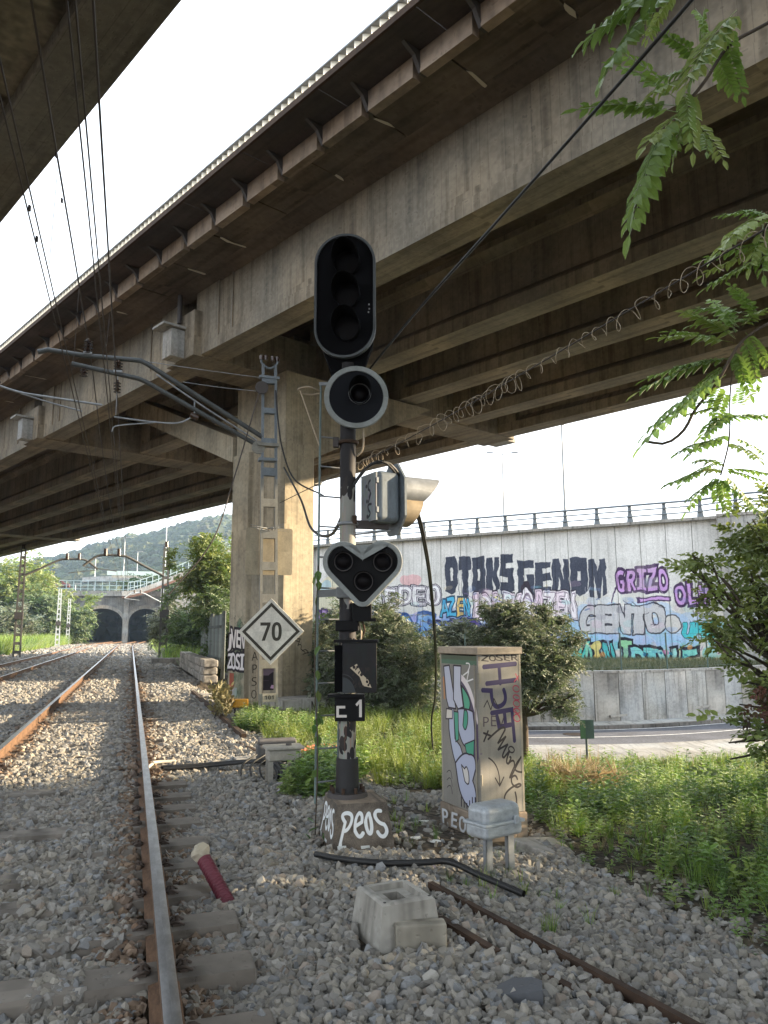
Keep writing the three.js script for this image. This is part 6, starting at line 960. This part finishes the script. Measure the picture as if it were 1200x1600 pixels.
tree('roadside_tree', 'leafy tree beyond the edge of the view shading the ballast', [8.6, -.6, -5.6], [[8.4, 2.1, -5.6, 1.6, 1.6], [8.2, 2.0, -3.6, 1.6, 1.6], [8.7, 2.1, -7.1, 1.35, 1.7], [9.2, 1.6, -1.6, 1.6, 1.6]], 6400, 1.4, leafGreen, { r: .14, clumps: 120, keep: (p) => p.x > .53 * -p.z + .7 });
// far trees
const far = (name, label, base, ells, n, size, cols, clumps, cat) => tree(name, label, base, ells, n, size, cols, { r: .16, clumps, group: 'trees along the railway', limbs: 3, cat });
far('broadleaf_tree', 'large yellow green tree on the slope behind the far dark mast', [...TP(-19, 138, 0.3).toArray()], [[...TP(-18.5, 138, 7.4).toArray(), 6.6, 6.0], [...TP(-13, 139, 5.2).toArray(), 4.4, 4.4], [...TP(-26, 138, 7.5).toArray(), 6, 6.6]], 5600, 6.5, sunlitYellowGreen, 130);
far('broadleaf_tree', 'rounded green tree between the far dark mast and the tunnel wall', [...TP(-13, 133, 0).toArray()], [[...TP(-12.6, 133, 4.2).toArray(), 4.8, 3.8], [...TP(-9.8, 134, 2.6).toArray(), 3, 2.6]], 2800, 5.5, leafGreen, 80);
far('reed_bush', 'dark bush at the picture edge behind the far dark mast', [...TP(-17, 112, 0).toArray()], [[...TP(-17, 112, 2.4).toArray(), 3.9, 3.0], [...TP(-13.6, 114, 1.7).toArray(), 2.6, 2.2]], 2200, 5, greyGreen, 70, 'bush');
far('reed_bush', 'grey green bush beside the portal wall', [...TP(-12.6, 150, 0).toArray()], [[...TP(-12.6, 150, 3.2).toArray(), 2.8, 3.0], [...TP(-10.9, 152, 2.2).toArray(), 2.4, 2.2]], 1700, 4.6, olive, 60, 'bush');
far('feathery_tree', 'tall feathery yellow green tree beside the concrete column', [-9.4, .1, -42], [[-9.3, 5.6, -42, 1.5, 1.35], [-10.1, 4.2, -42, 1.3, 1.0], [-8.5, 4.6, -42, 1.2, 1.5], [-9.0, 3.1, -42, 1.4, 1.0]], 2900, 2.0, sunlitYellowGreen, 90);
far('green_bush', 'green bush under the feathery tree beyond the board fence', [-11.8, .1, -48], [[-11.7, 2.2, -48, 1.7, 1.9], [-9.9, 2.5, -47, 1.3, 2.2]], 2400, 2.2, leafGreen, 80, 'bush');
far('reed_bush', 'pale tall reeds behind the near dark mast', [-17.2, .1, -62], [[-17.2, 2.3, -62, 1.3, 2.2], [-15.5, 2.0, -60, 1.2, 2.0]], 1700, 2.4, olive, 70, 'bush');
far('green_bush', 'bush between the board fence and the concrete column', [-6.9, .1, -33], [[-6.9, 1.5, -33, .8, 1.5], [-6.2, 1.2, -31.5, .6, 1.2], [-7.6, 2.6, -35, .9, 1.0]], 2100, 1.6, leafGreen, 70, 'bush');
far('ivy_mound', 'ivy covered mound under the curved viaduct', (() => { const p = TP(3, 176, 0); return [p.x, 6, p.z]; })(), [[...TP(3, 174, 11.5).toArray(), 4.5, 2.4], [...TP(8, 176, 12.5).toArray(), 4, 2.6]], 2600, 5.5, [[.05, .12, .03], [.07, .15, .035]], 70, 'plant');
tree('bank_shrub', 'olive shrub on the bank in front of the pale sprayed letters', [3.4, .3, -36.5], [[3.4, 1.2, -36.5, 1.1, .85], [5.0, .9, -36, .8, .6]], 1500, 1.7, olive, { r: .05, clumps: 50, cat: 'shrub', group: 'shrubs on the bank' });
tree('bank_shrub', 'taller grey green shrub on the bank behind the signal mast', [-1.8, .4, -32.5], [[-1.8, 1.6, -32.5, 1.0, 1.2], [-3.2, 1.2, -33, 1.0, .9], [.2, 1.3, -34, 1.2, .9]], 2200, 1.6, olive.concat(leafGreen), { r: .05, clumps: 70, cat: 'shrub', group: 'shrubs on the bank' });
// ---------- ground cover ----------
function tuftGeo(n, h, spread, w, q) { const P = []; for (let i = 0; i < n; i++) { const a = q() * 6.28, r = spread * q() * .3, x = Math.cos(a) * r, z = Math.sin(a) * r, lean = spread * (.4 + q()), hh = h * (.6 + .5 * q()), px = -Math.sin(a) * w, pz = Math.cos(a) * w; const m = [x + Math.cos(a) * lean * .35, hh * .6, z + Math.sin(a) * lean * .35], t = [x + Math.cos(a) * lean, hh, z + Math.sin(a) * lean]; P.push(x - px, 0, z - pz, x + px, 0, z + pz, m[0] + px * .8, m[1], m[2] + pz * .8, x - px, 0, z - pz, m[0] + px * .8, m[1], m[2] + pz * .8, m[0] - px * .8, m[1], m[2] - pz * .8, m[0] - px * .8, m[1], m[2] - pz * .8, m[0] + px * .8, m[1], m[2] + pz * .8, ...t); } const g = new THREE.BufferGeometry(); g.setAttribute('position', new THREE.Float32BufferAttribute(P, 3)); g.computeVertexNormals(); return uvm(g); }
function weedGeo(h, n, leafL, leafW, q) { const a = [tube([V3(0, 0, 0), V3(.02, h * .5, .01), V3(.05 * (q() - .5), h, .05 * (q() - .5))], .004, 4, 3)]; for (let i = 0; i < n; i++) { const f = .15 + .85 * i / n; a.push(place(leafGeo(leafL * (1.15 - .5 * f), leafW * (1.15 - .5 * f)), .02 * f, f * h, 0, i * 2.4 + q(), .5 - .5 * q())); } return merge(a); }
const tufts = [tuftGeo(14, .34, .16, .005, vq), tuftGeo(12, .26, .2, .006, vq)], weeds = [weedGeo(.40, 13, .15, .085, vq), weedGeo(.32, 11, .13, .095, vq), weedGeo(.55, 16, .16, .07, vq)];
{
  const q = rng(303); const W = [[], [], []], T = [[], []];
  const green = [[.20, .36, .045], [.26, .40, .05], [.16, .29, .045], [.31, .42, .07], [.12, .22, .05]], bright = [[.24, .32, .045], [.29, .36, .055], [.19, .28, .04]], straw = [[.36, .31, .16], [.30, .27, .14], [.24, .26, .10]];
  const pick = (A) => { const c = A[Math.floor(q() * A.length)], k = .8 + .45 * q(); return [c[0] * k, c[1] * k, c[2] * k]; };
  const addW = (x, z, s, A) => W[Math.floor(q() * 3)].push([V3(x, G(x, z) - .02, z), [(q() - .5) * .4, q() * 6.3, (q() - .5) * .4], s, pick(A)]), addT = (x, z, s, A) => T[Math.floor(q() * 2)].push([V3(x, G(x, z) - .01, z), [(q() - .5) * .3, q() * 6.3, (q() - .5) * .3], s, pick(A)]);
  const edgeT = (l) => 3.05 + .35 * n2(l * .6, 8) - .0 * l;
  for (let i = 0; i < 17000; i++) { // verge beside the road
    const z = -(3.2 + 15.5 * Math.pow(q(), .8)), x = lerp(.8, .58 * -z + 1.3, q()); const t = trackT(x, z), l = trackL(x, z); const eT = edgeT(l) + .12; if (t < eT) continue; if (x < 1.45 && z < -6.3 && z > -7.8 && x > .2) continue;
    const near = sm(t, eT, eT + .9); const patch = n2(x * .55, z * .55); if (q() > (.28 + .6 * near) * (patch > -.3 ? 1 : .35)) continue; if (z > -4.6 && q() < .45) continue;
    const dry = sm(x, 3.6, 6) * sm(-z, 9, 13); const tall = n2(x * 1.3 + 20, z * 1.3), hs = (.28 + .40 * near) * (.4 + .75 * q()) * (.85 + .5 * tall);
    if (q() < .62 - .35 * dry + .2 * tall) addW(x, z, hs * 1.0, green); else addT(x, z, hs * (1 + .3 * dry), q() < .15 + .5 * dry ? straw.concat(bright) : green.concat(bright.slice(2)));
  }
  for (let i = 0; i < 4600; i++) { // sunlit strip behind the foundation and cabinet
    const z = -(9.2 + 7.8 * q()), x = lerp(-3, 2.2, q()), t = trackT(x, z), l = trackL(x, z); if (t < 2.35 + .5 * n2(l * 1.1, 4)) continue; if (n2(x * .9 + 5, z * .9) < -.35) continue; if (q() < .35) addW(x, z, .45 + .35 * q(), bright.concat(green.slice(0, 1))); else addT(x, z, .7 + .4 * q(), bright);
  }
  for (let i = 0; i < 420; i++) { const z = -(13.2 + 1.6 * q()), x = -1.9 + 1.2 * (q() - .5); addW(x, z, .5 + .3 * q(), green); } // dark clump under the mast
  for (let i = 0; i < 500; i++) { const z = -(7.9 + 2.2 * q()), x = -.75 + .55 * (q() - .5) - (z + 8) * .12; addW(x, z, .45 + .4 * q(), green); }
  for (let i = 0; i < 160; i++) { const l = 4 + 12 * q(), t = 2.0 + 1.1 * q(), p = TP(t, l, 0); if (q() < .5) addT(p.x, p.z, .3 + .2 * q(), green); }
  const w = new THREE.Group(); w.name = 'weeds'; scene.add(w); w.userData = { kind: 'stuff', label: 'leafy green weeds along the trackside verge', category: 'weeds' }; W.forEach((L, i) => inst('weed_stems', weeds[i], L, w));
  const g = new THREE.Group(); g.name = 'grass'; scene.add(g); g.userData = { kind: 'stuff', label: 'grass tufts, green and straw coloured, on the verge', category: 'grass' }; T.forEach((L, i) => inst('grass_tufts', tufts[i], L, g));
  // far grass beside the lines and on the bank
  const F = [[], []]; const put = (x, y, z, s, A) => F[Math.floor(q() * 2)].push([V3(x, y, z), [(q() - .5) * .2, q() * 6.3, (q() - .5) * .2], s, pick(A)]);
  for (let i = 0; i < 4200; i++) { const l = 58 + 90 * q(), t = -9.2 - 11 * Math.pow(q(), 1.3), p = TP(t, l, 0); if (Math.abs(t - T3) < 1.6 && l < 64) continue; put(p.x, G(p.x, p.z), p.z, 3.2 + 2 * q(), bright.concat(green)); }
  for (let i = 0; i < 2000; i++) { const l = 40 + 90 * q(), t = 1.9 + 4.5 * q() + .01 * (l - 40), p = TP(curveT(t, l), l, 0); if (t < 2.6 && l < 46) continue; put(p.x, G(p.x, p.z), p.z, 2.2 + 1.6 * q(), bright.concat(green)); }
  for (let i = 0; i < 7800; i++) { const x = lerp(-5.2, 17.5, q()), f = q(), z = lerp(zw(x) - .4, Math.min(wallZ(x) - .2, zw(x) - .7), f); const hs = .5 + .5 * q() + 1.0 * sm(x, 5, 1); put(x, bankY(x, f) - .02, z, hs, [[.11, .14, .05], [.15, .17, .07], [.09, .12, .045], [.2, .2, .1]]); }
  const fg = new THREE.Group(); fg.name = 'grass'; fg.name = 'bank_grass'; scene.add(fg); fg.userData = { kind: 'stuff', label: 'rough grass on the bank and beside the distant tracks', category: 'grass' }; F.forEach((L, i) => inst('grass_tufts', tufts[i], L, fg));
}
{ // climbing leaves on the ladder
  const q = rng(41), t = thing('climbing_vine', 'green vine climbing the thin ladder of the signal', 'vine', [SX - .255, .2, SZ + .02]); const L = []; for (let i = 0; i < 17; i++) { const y = .2 + 1.75 * Math.pow(q(), .9); L.push([V3(.01 + (q() - .5) * .05, y, .02), [(q() - .5), q() * 6.3, -.9 - .5 * q()], .07 + .045 * q(), [.09 + .06 * q(), .19 + .08 * q(), .035]]); } for (let i = 0; i < 40; i++) L.push([V3((q() - .3) * .3, .3 * q() * q() - .25, .1 * (q() - .5)), [(q() - .5), q() * 6.3, -.4], .08 + .04 * q(), [.09, .2, .035]]); inst('leaf_spray', leafGeo(1, .62), L, t); mesh('stem', tube([V3(0, -.3, 0), V3(.02, .5, .02), V3(-.01, 1.1, .015), V3(.01, 1.95, .0)], .005, 30, 5), barkMat, t);
}
{ const q = rng(43), p = TP(1.66, ML + .1, 0), t = thing('dry_bush', 'small dry yellowish bush beside the yellow box', 'bush', [p.x, 0, p.z]); const L = []; for (let i = 0; i < 60; i++) L.push([V3((q() - .5) * .3, .05 + .45 * q(), (q() - .5) * .3), [(q() - .5), q() * 6.3, 1.1], .8 + .5 * q(), [.22 + .06 * q(), .22, .09]]); inst('foliage', sprigs[1], L, t); mesh('stem', rod(V3(0, -.1, 0), V3(.02, .4, 0), .012, .006, 5), barkMat, t); }
{ // heap of cut straw in the verge
  const q = rng(47), L = [], x0 = 2.15, z0 = -10.2; for (let i = 0; i < 70; i++) { const x = x0 + (q() - .5) * .8 + .3, z = z0 + (q() - .5) * .9; L.push([V3(x, G(x, z) + .10 + .18 * q(), z), [(q() - .5) * 2.6, q() * 6.3, (q() - .5) * 2.6], .7 + .5 * q(), [.30 + .1 * q(), .26 + .05 * q(), .15]]); } const o = new THREE.Group(); o.name = 'straw_debris'; scene.add(o); o.userData = { kind: 'stuff', label: 'dry brown cut straw lying in the green verge', category: 'straw' }; inst('straw', tufts[0], L, o); }
scene.traverse((o) => { if (o.isMesh) o.castShadow = o.receiveShadow = true; });
renderer.render(scene, camera);
